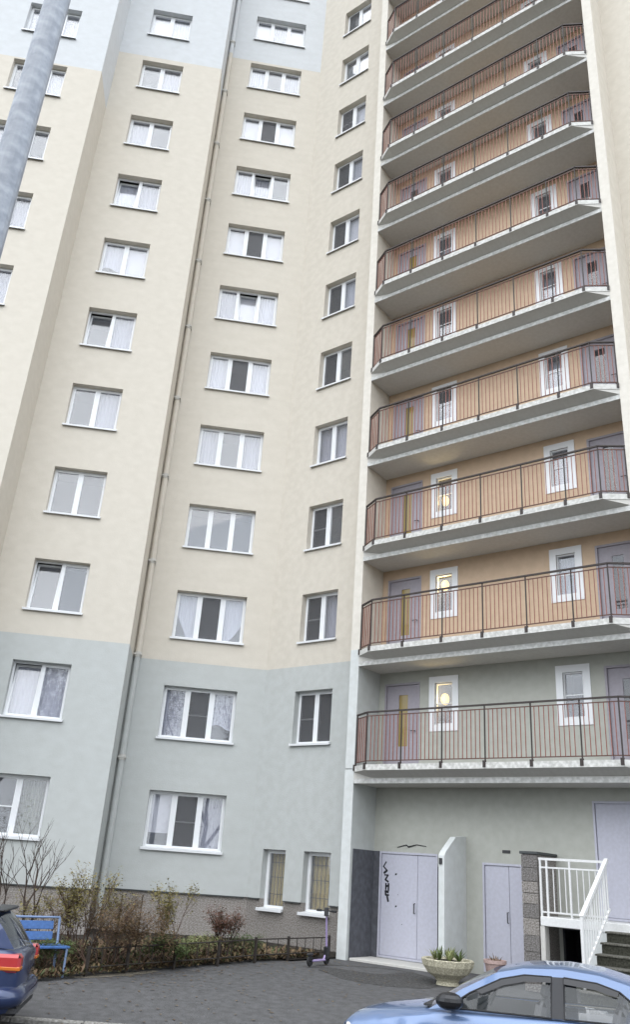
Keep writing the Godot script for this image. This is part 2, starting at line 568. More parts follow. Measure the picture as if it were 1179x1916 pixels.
# kinds: one letter a pane; d dark, s sheer, b blind, h blind half up, t/u tied back, p short, c grey, g olive, o ochre; a capital adds a cross bar
func window(xf: Transform3D, w: float, h: float, kinds: String, tilted := -1, called := "window") -> MeshInstance3D:
	var n := kinds.length()
	var win := node(called, frame_mesh(w, h, n), M.upvc, building, xf)
	node("sill", sill_mesh(w), M.sill, win)
	node("room", room_mesh(w, h), M.room, win)
	for i in n:
		var x0 := 0.04 if i == 0 else w * i / n + 0.025
		var x1 := w - 0.04 if i == n - 1 else w * (i + 1) / n - 0.025
		var ch := kinds[i]
		var low := ch.to_lower()
		var pose := Transform3D(Basis.IDENTITY, Vector3(x0, 0.04, -0.225))
		if i == tilted:
			pose.basis = Basis(Vector3.RIGHT, -0.13)
		elif rng.randf() < 0.8:
			# glass is never quite true
			pose.basis = Basis(Vector3.RIGHT, rng.randf_range(-0.004, 0.006)) * Basis(Vector3.UP, rng.randf_range(-0.004, 0.004))
		node("sash", sash_mesh(x1 - x0, h - 0.08, ch != low), M.upvc, win, pose)
		node("pane", pane_mesh(x1 - x0, h - 0.08), M.glass, win, pose)
		if low == "d":
			# insect screen on the outside of the opening sash
			node("insect_screen", screen_mesh(x1 - x0, h - 0.08), M.screen, win, Transform3D(Basis.IDENTITY, Vector3(x0, 0.04, -0.185)))
		if low != "d" and low != "n":
			var cm: Material = {"b": M.blind, "h": M.blind, "c": M.grey_cloth, "g": M.olive_cloth, "o": M.ochre_cloth}.get(low, M.cloth)
			var shape := low
			if low in ["c", "o"]: shape = "s"
			var depth := -0.36 if i != tilted else -0.46
			node("blind" if low in ["b", "h"] else "curtain", curtain_mesh(shape, x1 - x0 + 0.02, h - 0.06), cm, win, Transform3D(Basis.IDENTITY, Vector3(x0 - 0.01, 0.03, depth)))
	return win

func face(origin: Vector3, deg: float) -> Transform3D:
	return Transform3D(Basis(Vector3.UP, deg_to_rad(deg)), origin)

func make_building():
	building = thing("apartment_building", "tall stepped apartment block in cream over grey green, open balconies in its corner", "building")
	var ws := Transform3D.IDENTITY
	var dC := -3.404; var dB := -1.857; var dA := -0.355
	var n := Vector3(1, 0, 1) / sqrt(2.0)
	var fC := face(n * dC, 45); var fB := face(n * dB, 45); var fA := face(n * dA, 45)
	var fD := face(Vector3(0, 0, -0.95), 0)
	var uCD := -2.06; var uBC := -5.86; var uAB := -9.64
	# window openings: row k has its sill at 4.85 + 2.8 (k - 2)
	var row := func(k: int) -> float: return 2.0 + H * (k - 1)
	var hC := []; var hB := []; var hA := []; var hD := []
	for k in range(1, 14): hC.append([-4.89, row.call(k), 2.06, 1.43])
	for k in range(1, 14): hB.append([-8.74, row.call(k), 1.49, 1.43])
	for k in range(1, 14): hA.append([-12.5, row.call(k), 1.74, 1.43])
	for k in range(2, 14): hD.append([-2.74, row.call(k), 1.27, 1.43])
	var low := [[-3.42, 0.77, 0.76, 1.40], [-2.07, 0.77, 0.84, 1.40]]
	hD.append_array(low)
	var bands := func(f: Transform3D, u0: float, u1: float, holes: Array, white_at: float):
		node("wall", wall_mesh(u0, u1, 1.0, GREEN, holes), M.green, building, f)
		node("wall", wall_mesh(u0, u1, GREEN, white_at, holes), M.cream, building, f)
		if white_at < TOP: node("wall", wall_mesh(u0, u1, white_at, TOP, holes), M.white_wall, building, f)
		# stone-chip plinth set back under the render, with a dark drip edge
		var g := f
		g.origin += f.basis.z * -0.05
		node("plinth", wall_mesh(u0 - (0.05 if u0 > -9.7 else 0.0), u1 + 0.05 if f != fD else u1, -0.6, 1.0, low if f == fD else [], 0.22), M.stone, building, g)
	bands.call(fC, uBC, uCD, hC, 31.55)
	bands.call(fB, uAB, uBC, hB, 28.85)
	bands.call(fA, -22.0, uAB, hA, 25.9)
	bands.call(fD, -3.864, -0.25, hD, TOP)
	# drip edges, butted round openings
	var drip := func(f: Transform3D, u0: float, u1: float):
		var st := st_new()
		bx(st, Vector3(u0, 0.972, -0.052), Vector3(u1, 0.998, 0.012))
		obj("drip_edge", st, M.flash, building, false, f)
	drip.call(fC, uBC + 0.02, uCD - 0.06)
	drip.call(fB, uAB + 0.02, uBC)
	drip.call(fA, -22.0, uAB)
	drip.call(fD, -3.80, -3.46); drip.call(fD, -2.62, -2.11); drip.call(fD, -1.19, -0.25)
	# the returns where one facade steps out from the next
	for q in [[uBC, dC, dB, 28.85], [uAB, dB, dA, 25.9]]:
		var f := Transform3D(Basis(Vector3.UP, deg_to_rad(135)), Vector3(1, 0, -1) / sqrt(2.0) * float(q[0]))
		# in this frame +u points from front to back: u = -distance along n
		var a: float = -q[2]; var b: float = -q[1]
		node("wall", wall_mesh(a, b, 1.0, GREEN, []), M.green, building, f)
		node("wall", wall_mesh(a, b, GREEN, q[3], []), M.cream, building, f)
		node("wall", wall_mesh(a, b, q[3], TOP, []), M.white_wall, building, f)
		var g := f
		g.origin += f.basis.z * -0.05
		node("plinth", wall_mesh(a + 0.05, b + 0.05, -0.6, 1.0, []), M.stone, building, g)
	# windows
	var kC := ["hDc", "cDp", "tdu", "nnn", "cnc", "sds", "cbs", "bdb", "scn", "bdb", "snc", "bcb", "sss"]
	var tC := {7: 1, 9: 1}
	for k in range(1, 14):
		window(fC * Transform3D(Basis.IDENTITY, Vector3(-4.89, row.call(k), 0)), 2.06, 1.43, kC[k - 1], tC.get(k, -1))
	var kB := ["Ng", "ss", "nn", "nn", "nc", "nc", "pb", "sc", "cn", "nc", "bp", "ss", "ss"]
	var tB := {2: 0, 3: 0, 6: 0, 8: 0}
	for k in range(1, 14):
		window(fB * Transform3D(Basis.IDENTITY, Vector3(-8.74, row.call(k), 0)), 1.49, 1.43, kB[k - 1], tB.get(k, -1))
	for k in range(6, 13):
		window(fA * Transform3D(Basis.IDENTITY, Vector3(-12.5, row.call(k), 0)), 1.74, 1.43, ["snc", "cnc", "scn", "ncs", "sns", "bsb", "sss"][k - 6])
	for k in [1, 2, 3, 4, 5, 13]:
		window(fA * Transform3D(Basis.IDENTITY, Vector3(-12.5, row.call(k), 0)), 1.74, 1.43, "scs")
	var kD := ["Dd", "Dc", "Dn", "cs", "dn", "ds", "db", "dc", "Db", "nb", "ds", "ss"]
	for k in range(2, 14):
		window(fD * Transform3D(Basis.IDENTITY, Vector3(-2.74, row.call(k), 0)), 1.27, 1.43, kD[k - 2])
	# two low hall windows with ochre curtains and bars
	for h in low:
		var w := window(fD * Transform3D(Basis.IDENTITY, Vector3(h[0], h[1], 0)), h[2], h[3], "o", -1)
		var st := st_new()
		for i in 6:
			var x: float = 0.1 + (h[2] - 0.2) * i / 5.0
			bx(st, Vector3(x - 0.006, 0.06, -0.314), Vector3(x + 0.006, h[3] - 0.06, -0.302))
		for y in [0.35, 0.75, 1.1]:
			bx(st, Vector3(0.06, y - 0.006, -0.326), Vector3(h[2] - 0.06, y + 0.006, -0.3145))
		obj("window_bars", st, M.trim, w)
	make_corner_fins()
	make_balconies(row)
	# downpipes in the two inner corners, with a socket at every storey
	for q in [[uBC + 0.125, dC + 0.13, 31.5, true], [uAB + 0.09, dB + 0.11, 28.8, false]]:
		if not q[3]: continue
		var p := Vector3(1, 0, -1) / sqrt(2.0) * float(q[0]) + n * float(q[1])
		for part in [[0.3, GREEN, M.green], [GREEN, 31.55, M.cream], [31.55, TOP, M.white_wall]]:
			var st := st_new()
			tube(st, [p + Vector3(0, part[0], 0), p + Vector3(0, part[1], 0)], [0.082, 0.082], 14)
			obj("downpipe", st, part[2], building)
		for k in 14:
			var y := 4.18 + H * k
			var st := st_new()
			tube(st, [p + Vector3(0, y - 0.07, 0), p + Vector3(0, y + 0.07, 0)], [0.098, 0.098], 14)
			bx(st, Vector3(-0.11, y - 0.02, -0.13), Vector3(0.105, y + 0.02, 0.102), Transform3D(Basis(Vector3.UP, deg_to_rad(45)), p))
			obj("pipe_clamp", st, M.concrete, building)
	# flat roof with a parapet edge, and the far sides that close the block
	var st := st_new()
	var ring_pts := PackedVector2Array()
	for v in [fA * Vector3(-22, 0, 0), fA * Vector3(uAB, 0, 0), fB * Vector3(uAB, 0, 0), fB * Vector3(uBC, 0, 0), fC * Vector3(uBC, 0, 0), fC * Vector3(uCD, 0, 0), Vector3(0, 0, -0.95), Vector3(7.2, 0, -0.95), Vector3(11.0, 0, -0.95), Vector3(11.0, 0, -14), Vector3(-18, 0, -14), Vector3(-26, 0, 4)]:
		ring_pts.append(Vector2(v.x, v.z))
	var ids := Geometry2D.triangulate_polygon(ring_pts)
	for i in range(0, ids.size(), 3):
		tri(st, Vector3(ring_pts[ids[i]].x, TOP, ring_pts[ids[i]].y), Vector3(ring_pts[ids[i + 2]].x, TOP, ring_pts[ids[i + 2]].y), Vector3(ring_pts[ids[i + 1]].x, TOP, ring_pts[ids[i + 1]].y))
	obj("roof", st, M.concrete, building)
	st = st_new()
	for i in [8, 9, 10, 11]:
		var a := ring_pts[i]; var b := ring_pts[(i + 1) % ring_pts.size()]
		quad(st, Vector3(b.x, TOP, b.y), Vector3(a.x, TOP, a.y), Vector3(a.x, -0.6, a.y), Vector3(b.x, -0.6, b.y))
	obj("rear_wall", st, M.cream, building)

func make_corner_fins():
	# fins that flank the stack of balconies
	for q in [[-0.25, 0.0], [6.95, 7.2]]:
		for part in [[-0.3, GREEN, M.green, M.pale], [GREEN, TOP - 0.01, M.cream, M.pale_cream]]:
			var st := st_new()
			bx(st, Vector3(q[0], part[0], -1.1), Vector3(q[1], part[1], -0.02))
			obj("corner_fin", st, part[2], building)
			st = st_new()
			bx(st, Vector3(q[0] - 0.003, part[0] if part[0] > 0 else 4.035, -0.02), Vector3(q[1] + 0.003, part[1], 0.0))
			obj("corner_trim", st, part[3], building)
			if part[0] < 0:
				st = st_new()
				bx(st, Vector3(q[0] - 0.003, part[0], -0.02), Vector3(q[1] + 0.003, 4.0, 0.006))
				obj("corner_trim", st, part[3], building)
	# plain wall beyond the right-hand fin
	var f := face(Vector3(0, 0, -0.95), 0)
	node("wall", wall_mesh(7.2, 11.0, -0.3, GREEN, []), M.green, building, f)
	node("wall", wall_mesh(7.2, 11.0, GREEN, TOP, []), M.cream, building, f)

const BACK := -1.0
func make_balconies(_row: Callable):
	var f := face(Vector3(0, 0, BACK), 0)
	# openings in the wall behind the balconies
	var holes := []
	for k in range(1, 14):
		var t := T1 + H * (k - 1)
		holes.append([0.17, t + 0.1, 1.02, 2.17])      # left door
		holes.append([1.62, t + 1.2, 0.48, 1.0])       # small window
		holes.append([4.85, t + 1.2, 0.46, 1.0])
		holes.append([5.78, t + 0.1, 0.98, 2.17])      # right door
	var ground := [[0.17, 0.06, 1.55, 2.21], [2.82, 0.06, 0.92, 2.09], [5.32, 1.24, 1.5, 2.2], [4.56, 0.04, 0.76, 1.0]]
	node("wall", wall_mesh(0.0, 6.95, -0.3, T1, ground, 0.1), M.greige, building, f)
	node("wall", wall_mesh(0.0, 6.95, T1, T1 + H, holes, 0.1), M.greige, building, f)
	node("wall", wall_mesh(0.0, 6.95, T1 + H, TOP, holes, 0.1), M.peach, building, f)
	# shared pieces
	var out := [Vector3(0.0, 0, 0.0), Vector3(0.5, 0, 0.3), Vector3(6.45, 0, 0.3), Vector3(6.95, 0, 0.0)]
	var slab := st_new()
	var e := 0.003
	quad(slab, Vector3(e, -0.25, 0), Vector3(6.95 - e, -0.25, 0), Vector3(6.95 - e, -0.25, BACK + e), Vector3(e, -0.25, BACK + e))
	quad(slab, Vector3(e, -0.135, 0), Vector3(6.95 - e, -0.135, 0), Vector3(6.95 - e, -0.25, 0), Vector3(e, -0.25, 0))
	var low_edge := [Vector3(e, -0.135, 0), Vector3(0.5, -0.135, 0), Vector3(6.45, -0.135, 0), Vector3(6.95 - e, -0.135, 0)]
	for i in 3: quad(slab, out[i], out[i + 1], low_edge[i + 1], low_edge[i])
	for i in 3: quad(slab, out[i] + Vector3(0, 0.1, 0), out[i + 1] + Vector3(0, 0.1, 0), out[i + 1], out[i])
	quad(slab, Vector3(0.5, 0.1, BACK + e), Vector3(6.45, 0.1, BACK + e), out[2] + Vector3(0, 0.1, 0), out[1] + Vector3(0, 0.1, 0))
	tri(slab, Vector3(e, 0.1, BACK + e), Vector3(0.5, 0.1, BACK + e), out[1] + Vector3(0, 0.1, 0)); tri(slab, Vector3(e, 0.1, BACK + e), out[1] + Vector3(0, 0.1, 0), out[0] + Vector3(0, 0.1, 0))
	tri(slab, Vector3(6.45, 0.1, BACK + e), Vector3(6.95, 0.1, BACK + e), out[3] + Vector3(0, 0.1, 0)); tri(slab, Vector3(6.45, 0.1, BACK + e), out[3] + Vector3(0, 0.1, 0), out[2] + Vector3(0, 0.1, 0))
	var slab_m := fin_mesh(slab)
	# white upstand along the outer edge and a painted lip where the soffit ends
	var up := st_new()
	for i in 3:
		var a: Vector3 = out[i]; var b: Vector3 = out[i + 1]
		var d := (b - a).normalized(); var nrm := Vector3(-d.z, 0, d.x) * -1.0
		nrm = Vector3(0, 1, 0).cross(d) * -1.0
		if nrm.z < 0: nrm = -nrm
		var o := nrm * 0.012
		quad(up, a + o + Vector3(0, 0.125, 0), b + o + Vector3(0, 0.125, 0), b + o + Vector3(0, -0.004, 0), a + o + Vector3(0, -0.004, 0))
		var s := nrm * -0.10
		quad(up, a + s + Vector3(0, 0.125, 0), b + s + Vector3(0, 0.125, 0), b + o + Vector3(0, 0.125, 0), a + o + Vector3(0, 0.125, 0))
		quad(up, a + o + Vector3(0, -0.004, 0), b + o + Vector3(0, -0.004, 0), b - o * 0.2 + Vector3(0, -0.004, 0), a - o * 0.2 + Vector3(0, -0.004, 0))
	var up_m := fin_mesh(up)
	var lipm := st_new()
	bx(lipm, Vector3(e, -0.26, -0.02), Vector3(6.95 - e, -0.15, 0.012))
	var lip_m := fin_mesh(lipm)
	# railing pieces
	var line := func(y: float, inset: float) -> Array:
		return [Vector3(0.01, y, -inset), Vector3(0.5 + inset * 0.4, y, 0.3 - inset), Vector3(6.45 - inset * 0.4, y, 0.3 - inset), Vector3(6.94, y, -inset)]
	var bar_box := func(st: SurfaceTool, a: Vector3, b: Vector3, w: float, h: float):
		var d := b - a
		var xf := Transform3D(Basis.looking_at(d.normalized(), Vector3.UP), a)
		bx(st, Vector3(-w / 2, -h / 2, -d.length()), Vector3(w / 2, h / 2, 0), xf)
	var top := st_new(); var bot := st_new(); var mid := st_new()
	var L: Array = line.call(1.33, 0.04); var L2: Array = line.call(0.21, 0.04); var L3: Array = line.call(1.24, 0.04)
	for i in 3:
		bar_box.call(top, L[i], L[i + 1], 0.05, 0.035)
		bar_box.call(bot, L2[i], L2[i + 1], 0.025, 0.02)
		bar_box.call(mid, L3[i], L3[i + 1], 0.025, 0.02)
	var top_m := fin_mesh(top); var bot_m := fin_mesh(bot); var mid_m := fin_mesh(mid)
	var stp := st_new()
	bx(stp, Vector3(-0.012, 0.06, -0.014), Vector3(0.012, 1.312, 0.014))
	bx(stp, Vector3(-0.035, 0.02, 0.018), Vector3(0.035, 0.16, 0.062))
	var post_m := fin_mesh(stp)
	var stb := st_new()
	bx(stb, Vector3(-0.0075, 0.22, -0.0075), Vector3(0.0075, 1.23, 0.0075))
	var bal_m := fin_mesh(stb)
	var posts := [0.5, 1.45, 2.5, 3.54, 4.59, 5.63, 6.42]
	var spots := []
	for i in 3:
		var a: Vector3 = L2[i]; var b: Vector3 = L2[i + 1]
		var d := Vector2(b.x - a.x, b.z - a.z).length()
		var m := int(round(d / 0.104))
		for j in range(1, m):
			var p := a.lerp(b, float(j) / m)
			var clash := false
			if i == 1:
				for q in posts:
					if absf(p.x - q) < 0.035: clash = true
			if not clash: spots.append(Vector3(p.x, 0, p.z))
	var stuff := st_new()
	for p in spots: bx(stuff, p + Vector3(-0.0075, 0.22, -0.0075), p + Vector3(0.0075, 1.23, 0.0075))
	var stuff_m := fin_mesh(stuff)
	for k in range(1, 14):
		var t := T1 + H * (k - 1)
		var bal := node("balcony", slab_m, M.concrete, building, Transform3D(Basis.IDENTITY, Vector3(0, t, 0)))
		node("upstand", up_m, M.edge, bal)
		node("soffit_lip", lip_m, M.lip, bal)
		node("top_rail", top_m, M.rail_dark, bal)
		node("middle_rail", mid_m, M.rail, bal)
		node("bottom_rail", bot_m, M.rail, bal)
		for x in posts: node("post", post_m, M.rail_dark, bal, Transform3D(Basis.IDENTITY, Vector3(x, 0, 0.26)))
		node("post", post_m, M.rail_dark, bal, Transform3D(Basis.IDENTITY, Vector3(0.03, 0, -0.02)))
		node("post", post_m, M.rail_dark, bal, Transform3D(Basis.IDENTITY, Vector3(6.92, 0, -0.02)))
		if k <= 4:
			for p in spots: node("baluster", bal_m, M.baluster, bal, Transform3D(Basis.IDENTITY, p))
		else:
			var s := node("balusters", stuff_m, M.baluster, bal)
			s.set_meta("kind", "stuff")
		balcony_door(0.17, t + 0.1, k, true)
		balcony_door(5.78, t + 0.1, k, false)
		balcony_window(1.62, t + 1.2, 0.48, k, true)
		balcony_window(4.85, t + 1.2, 0.46, k, false)

func balcony_door(x: float, y: float, k: int, left: bool):
	var w := 1.02 if left else 0.98
	var h := 2.17
	var st := st_new()
	ring(st, 0, 0, w, h, 0.05, -0.09, 0.012)
	var d := obj("balcony_door", st, M.lavender_dark, building, false, Transform3D(Basis.IDENTITY, Vector3(x, y, BACK)))
	# leaf with a tall narrow glass strip
	var a := 0.40 if left else 0.36; var b := 0.66 if left else 0.62
	var y0 := 0.62; var y1 := 1.88
	st = st_new()
	bx(st, Vector3(0.055, 0.055, -0.075), Vector3(a, h - 0.055, -0.035))
	bx(st, Vector3(b, 0.055, -0.075), Vector3(w - 0.055, h - 0.055, -0.035))
	bx(st, Vector3(a, 0.055, -0.075), Vector3(b, y0, -0.035))
	bx(st, Vector3(a, y1, -0.075), Vector3(b, h - 0.055, -0.035))
	obj("leaf", st, M.lavender_dark, d)
	st = st_new()
	bx(st, Vector3(a, y0, -0.058), Vector3(b, y1, -0.054))
	obj("pane", st, M.ochre_glass if left and k <= 6 else M.glass, d)
	st = st_new()
	quad(st, Vector3(0.06, h, -0.3), Vector3(w - 0.06, h, -0.3), Vector3(w - 0.06, 0, -0.3), Vector3(0.06, 0, -0.3))
	quad(st, Vector3(0.06, h, -0.3), Vector3(0.06, 0, -0.3), Vector3(0.06, 0, -0.1), Vector3(0.06, h, -0.1))
	quad(st, Vector3(w - 0.06, h, -0.1), Vector3(w - 0.06, 0, -0.1), Vector3(w - 0.06, 0, -0.3), Vector3(w - 0.06, h, -0.3))
	obj("stairwell_wall", st, M.ochre_cloth if left else M.room, d)
	st = st_new()
	tube(st, [Vector3(w - 0.13, 0.98, -0.035), Vector3(w - 0.13, 0.98, 0.02), Vector3(w - 0.24, 0.98, 0.025)], [0.01, 0.01, 0.01], 6)
	obj("handle", st, M.trim, d)

func balcony_window(x: float, y: float, w: float, k: int, left: bool):
	var h := 1.0
	var st := st_new()
	# broad white surround
	ring(st, -0.16, -0.16, w + 0.16, h + 0.16, 0.16, -0.02, 0.022)
	ring(st, 0.0, 0.0, w, h, 0.03, -0.09, -0.025)
	var win := obj("hall_window", st, M.upvc, building, false, Transform3D(Basis.IDENTITY, Vector3(x, y, BACK)))
	st = st_new()
	bx(st, Vector3(0.03, 0.03, -0.06), Vector3(w - 0.03, h - 0.03, -0.056))
	bx(st, Vector3(0.03, 0.03, -0.08), Vector3(w - 0.03, h - 0.03, -0.076))
	obj("pane", st, M.glass, win)
	st = st_new()
	bx(st, Vector3(0.03, h * 0.5 - 0.012, -0.07), Vector3(w - 0.03, h * 0.5 + 0.012, -0.05))
	obj("glazing_bar", st, M.upvc, win)
	var lit: bool = left and k <= 3
	var m: Material = M.room
	node("room", room_mesh(w, h), m, win, Transform3D(Basis.IDENTITY, Vector3(0, 0, 0.17)))
	if not left and k in [2, 3, 4, 5]:
		node("curtain", curtain_mesh("s" if k != 1 else "p", w, h), M.cloth if k in [2, 3, 4] else M.grey_cloth, win, Transform3D(Basis.IDENTITY, Vector3(0, 0, -0.3)))
	elif k in [4, 6] and left:
		node("curtain", curtain_mesh("p", w, h), M.cloth, win, Transform3D(Basis.IDENTITY, Vector3(0, -0.25, -0.3)))
	if lit:
		st = st_new()
		var yy: float = [0.0, 0.66, 0.80, 0.42][k]
		lathe(st, [Vector2(0.001, -0.15), Vector2(0.06, -0.13), Vector2(0.10, -0.06), Vector2(0.105, 0.03), Vector2(0.07, 0.11), Vector2(0.001, 0.14)], 18)
		var lamp := obj("hall_lamp", st, M.bulb, win, true, Transform3D(Basis.IDENTITY, Vector3(0.13, yy, -0.27)))
		var li := OmniLight3D.new()
		li.name = "hall_lamp_light"
		li.light_color = Color(1.0, 0.88, 0.62)
		li.light_energy = 0.22
		li.light_size = 0.1
		li.omni_range = 6.0
		li.omni_attenuation = 2.0
		li.shadow_enabled = true
		li.position = Vector3(0.13, yy, -0.27)
		win.add_child(li)

# ---------------------------------------------------------------- entrance
func plate_door(x: float, y: float, w: float, h: float, leaves: int):
	var st := st_new()
	ring(st, 0, 0, w, h, 0.045, -0.09, 0.014)
	var d := obj("metal_door", st, M.lavender, building, false, Transform3D(Basis.IDENTITY, Vector3(x, y, BACK)))
	var cut := [0.05, w - 0.05] if leaves == 1 else [0.05, w * 0.66, w - 0.05]
	for i in cut.size() - 1:
		st = st_new()
		cbx(st, Vector3(cut[i] + 0.004, 0.05, -0.07), Vector3(cut[i + 1] - 0.004, h - 0.05, -0.012), 0.004)
		obj("leaf", st, M.lavender, d)
	st = st_new()
	tube(st, [Vector3(w * 0.62, 0.95, -0.012), Vector3(w * 0.62, 0.95, 0.04), Vector3(w * 0.62, 1.15, 0.04), Vector3(w * 0.62, 1.15, -0.012)], [0.011, 0.011, 0.011, 0.011], 6)
	obj("handle", st, M.trim, d)
	return d

func make_entrance():
	var d = plate_door(0.17, 0.06, 1.55, 2.21, 2)
	# dark spray-paint scrawl down the left of the door, and a few flecks
	rng.seed = 77
	var st: SurfaceTool
	var strokes := [[0.17, 1.98, 0.10, 1.88], [0.10, 1.88, 0.20, 1.80], [0.20, 1.80, 0.12, 1.74], [0.14, 1.70, 0.23, 1.70], [0.23, 1.70, 0.16, 1.60], [0.16, 1.60, 0.24, 1.56], [0.18, 1.52, 0.18, 1.40], [0.18, 1.46, 0.25, 1.48], [0.25, 1.52, 0.25, 1.38], [0.17, 1.36, 0.25, 1.34], [0.17, 1.36, 0.18, 1.28], [0.18, 1.28, 0.26, 1.28], [0.22, 1.25, 0.25, 1.15]]
	for s in strokes:
		var a := Vector2(s[0], s[1]); var b := Vector2(s[2], s[3])
		var dv := (b - a).normalized(); var nv := Vector2(-dv.y, dv.x) * rng.randf_range(0.014, 0.026)
		a -= dv * 0.012; b += dv * 0.012
		st = st_new()
		quad(st, Vector3(a.x + nv.x, a.y + nv.y, -0.0105), Vector3(b.x + nv.x, b.y + nv.y, -0.0105), Vector3(b.x - nv.x, b.y - nv.y, -0.0105), Vector3(a.x - nv.x, a.y - nv.y, -0.0105))
		obj("graffiti_stroke", st, M.mark, d)
	for q in [[0.42, 1.72, 0.05], [0.44, 1.05, 0.045], [0.62, 0.7, 0.02], [0.5, 1.3, 0.018]]:
		st = st_new()
		quad(st, Vector3(q[0], q[1] + q[2] * 0.5, -0.0105), Vector3(q[0] + q[2], q[1] + q[2] * 0.7, -0.0105), Vector3(q[0] + q[2], q[1], -0.0105), Vector3(q[0], q[1] - q[2] * 0.3, -0.0105))
		obj("paint_fleck", st, M.mark, d)
	st = st_new()
	tube(st, [Vector3(0.48, 2.31, 0.012), Vector3(0.72, 2.37, 0.012), Vector3(0.78, 2.33, 0.012), Vector3(1.0, 2.385, 0.012), Vector3(1.25, 2.36, 0.012)], [0.008, 0.012, 0.018, 0.01, 0.007], 6)
	obj("cable", st, M.mark, d)
	st = st_new()
	bx(st, Vector3(1.56, 0.0, 0.002), Vector3(1.61, 1.95, 0.018))
	obj("rubber_seal", st, M.rubber, d)
	plate_door(2.82, 0.06, 0.92, 2.09, 2)
	plate_door(5.32, 1.24, 1.5, 2.2, 2)
	# dark painted dado on the fin and round the corner to the door
	st = st_new()
	bx(st, Vector3(0.0, -0.05, BACK), Vector3(0.006, 2.27, -0.10))
	obj("painted_dado", st, M.slate, building)
	st = st_new()
	bx(st, Vector3(0.006, -0.05, BACK), Vector3(0.165, 2.27, BACK + 0.016))
	obj("painted_dado", st, M.slate, building)
	# black cellar opening under the landing
	st = st_new()
	ring(st, 0, 0, 0.76, 1.0, 0.04, -0.09, 0.01)
	var co := obj("cellar_opening", st, M.trim, building, false, Transform3D(Basis.IDENTITY, Vector3(4.56, 0.04, BACK)))
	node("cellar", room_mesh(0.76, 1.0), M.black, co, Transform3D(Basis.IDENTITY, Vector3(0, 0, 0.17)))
	# small plate above the second door
	st = st_new()
	cbx(st, Vector3(3.30, 2.36, BACK), Vector3(3.48, 2.42, BACK + 0.02), 0.004)
	obj("number_plate", st, M.trim, building)
	# threshold step
	st = st_new()
	cbx(st, Vector3(0.02, -0.05, BACK + 0.02), Vector3(2.26, 0.05, -0.1), 0.01)
	obj("threshold", st, M.concrete, building)
	# white partition with a sloping top between the doors
	var t := thing("partition_wall", "white rendered partition with a slanted top between two lavender metal doors", "wall", Vector3(2.28, 0, 0))
	st = st_new()
	var prof := [Vector2(0.0, -0.1), Vector2(0.0, 2.22), Vector2(-0.06, 2.30), Vector2(-0.52, 2.62), Vector2(-0.95, 2.66), Vector2(BACK + 0.004, 2.66), Vector2(BACK + 0.004, -0.1)]
	var m := prof.size()
	for i in m:
		var a: Vector2 = prof[i]; var b: Vector2 = prof[(i + 1) % m]
		quad(st, Vector3(0.01, a.y, a.x), Vector3(0.01, b.y, b.x), Vector3(0.15, b.y, b.x), Vector3(0.15, a.y, a.x))
	for i in range(1, m - 1):
		tri(st, Vector3(0.15, prof[0].y, prof[0].x), Vector3(0.15, prof[i].y, prof[i].x), Vector3(0.15, prof[i + 1].y, prof[i + 1].x))
		tri(st, Vector3(0.01, prof[0].y, prof[0].x), Vector3(0.01, prof[i + 1].y, prof[i + 1].x), Vector3(0.01, prof[i].y, prof[i].x))
	obj("wall_body", st, M.pale, t)
	st = st_new()
	cbx(st, Vector3(0.03, 2.05, 0.0), Vector3(0.10, 2.17, 0.03), 0.006)
	obj("intercom", st, M.trim, t)
	# stone-faced pier beside the landing
	t = thing("stone_pier", "grey stone faced pier with dark cap beside the raised landing", "pier", Vector3(4.18, 0, 0))
	st = st_new()
	bx(st, Vector3(0.0, -0.1, BACK + 0.003), Vector3(0.30, 2.33, 0.0))
	obj("core", st, M.stone, t)
	rng.seed = 5
	var y := -0.06
	var sm := [M.stone, M.stone.duplicate(), M.stone.duplicate()]
	sm[1].albedo_color = lin(0.44, 0.41, 0.39); sm[2].albedo_color = lin(0.36, 0.34, 0.33)
	while y < 2.3:
		var hh := rng.randf_range(0.16, 0.30)
		hh = minf(hh, 2.325 - y)
		st = st_new()
		cbx(st, Vector3(-0.012, y + 0.005, 0.002), Vector3(0.312, y + hh - 0.005, 0.022 + rng.randf_range(0, 0.012)), 0.006)
		obj("stone", st, sm[rng.randi() % 3], t)
		y += hh
	st = st_new()
	cbx(st, Vector3(-0.04, 2.332, BACK + 0.006), Vector3(0.34, 2.385, 0.05), 0.008)
	obj("cap", st, M.flash, t)

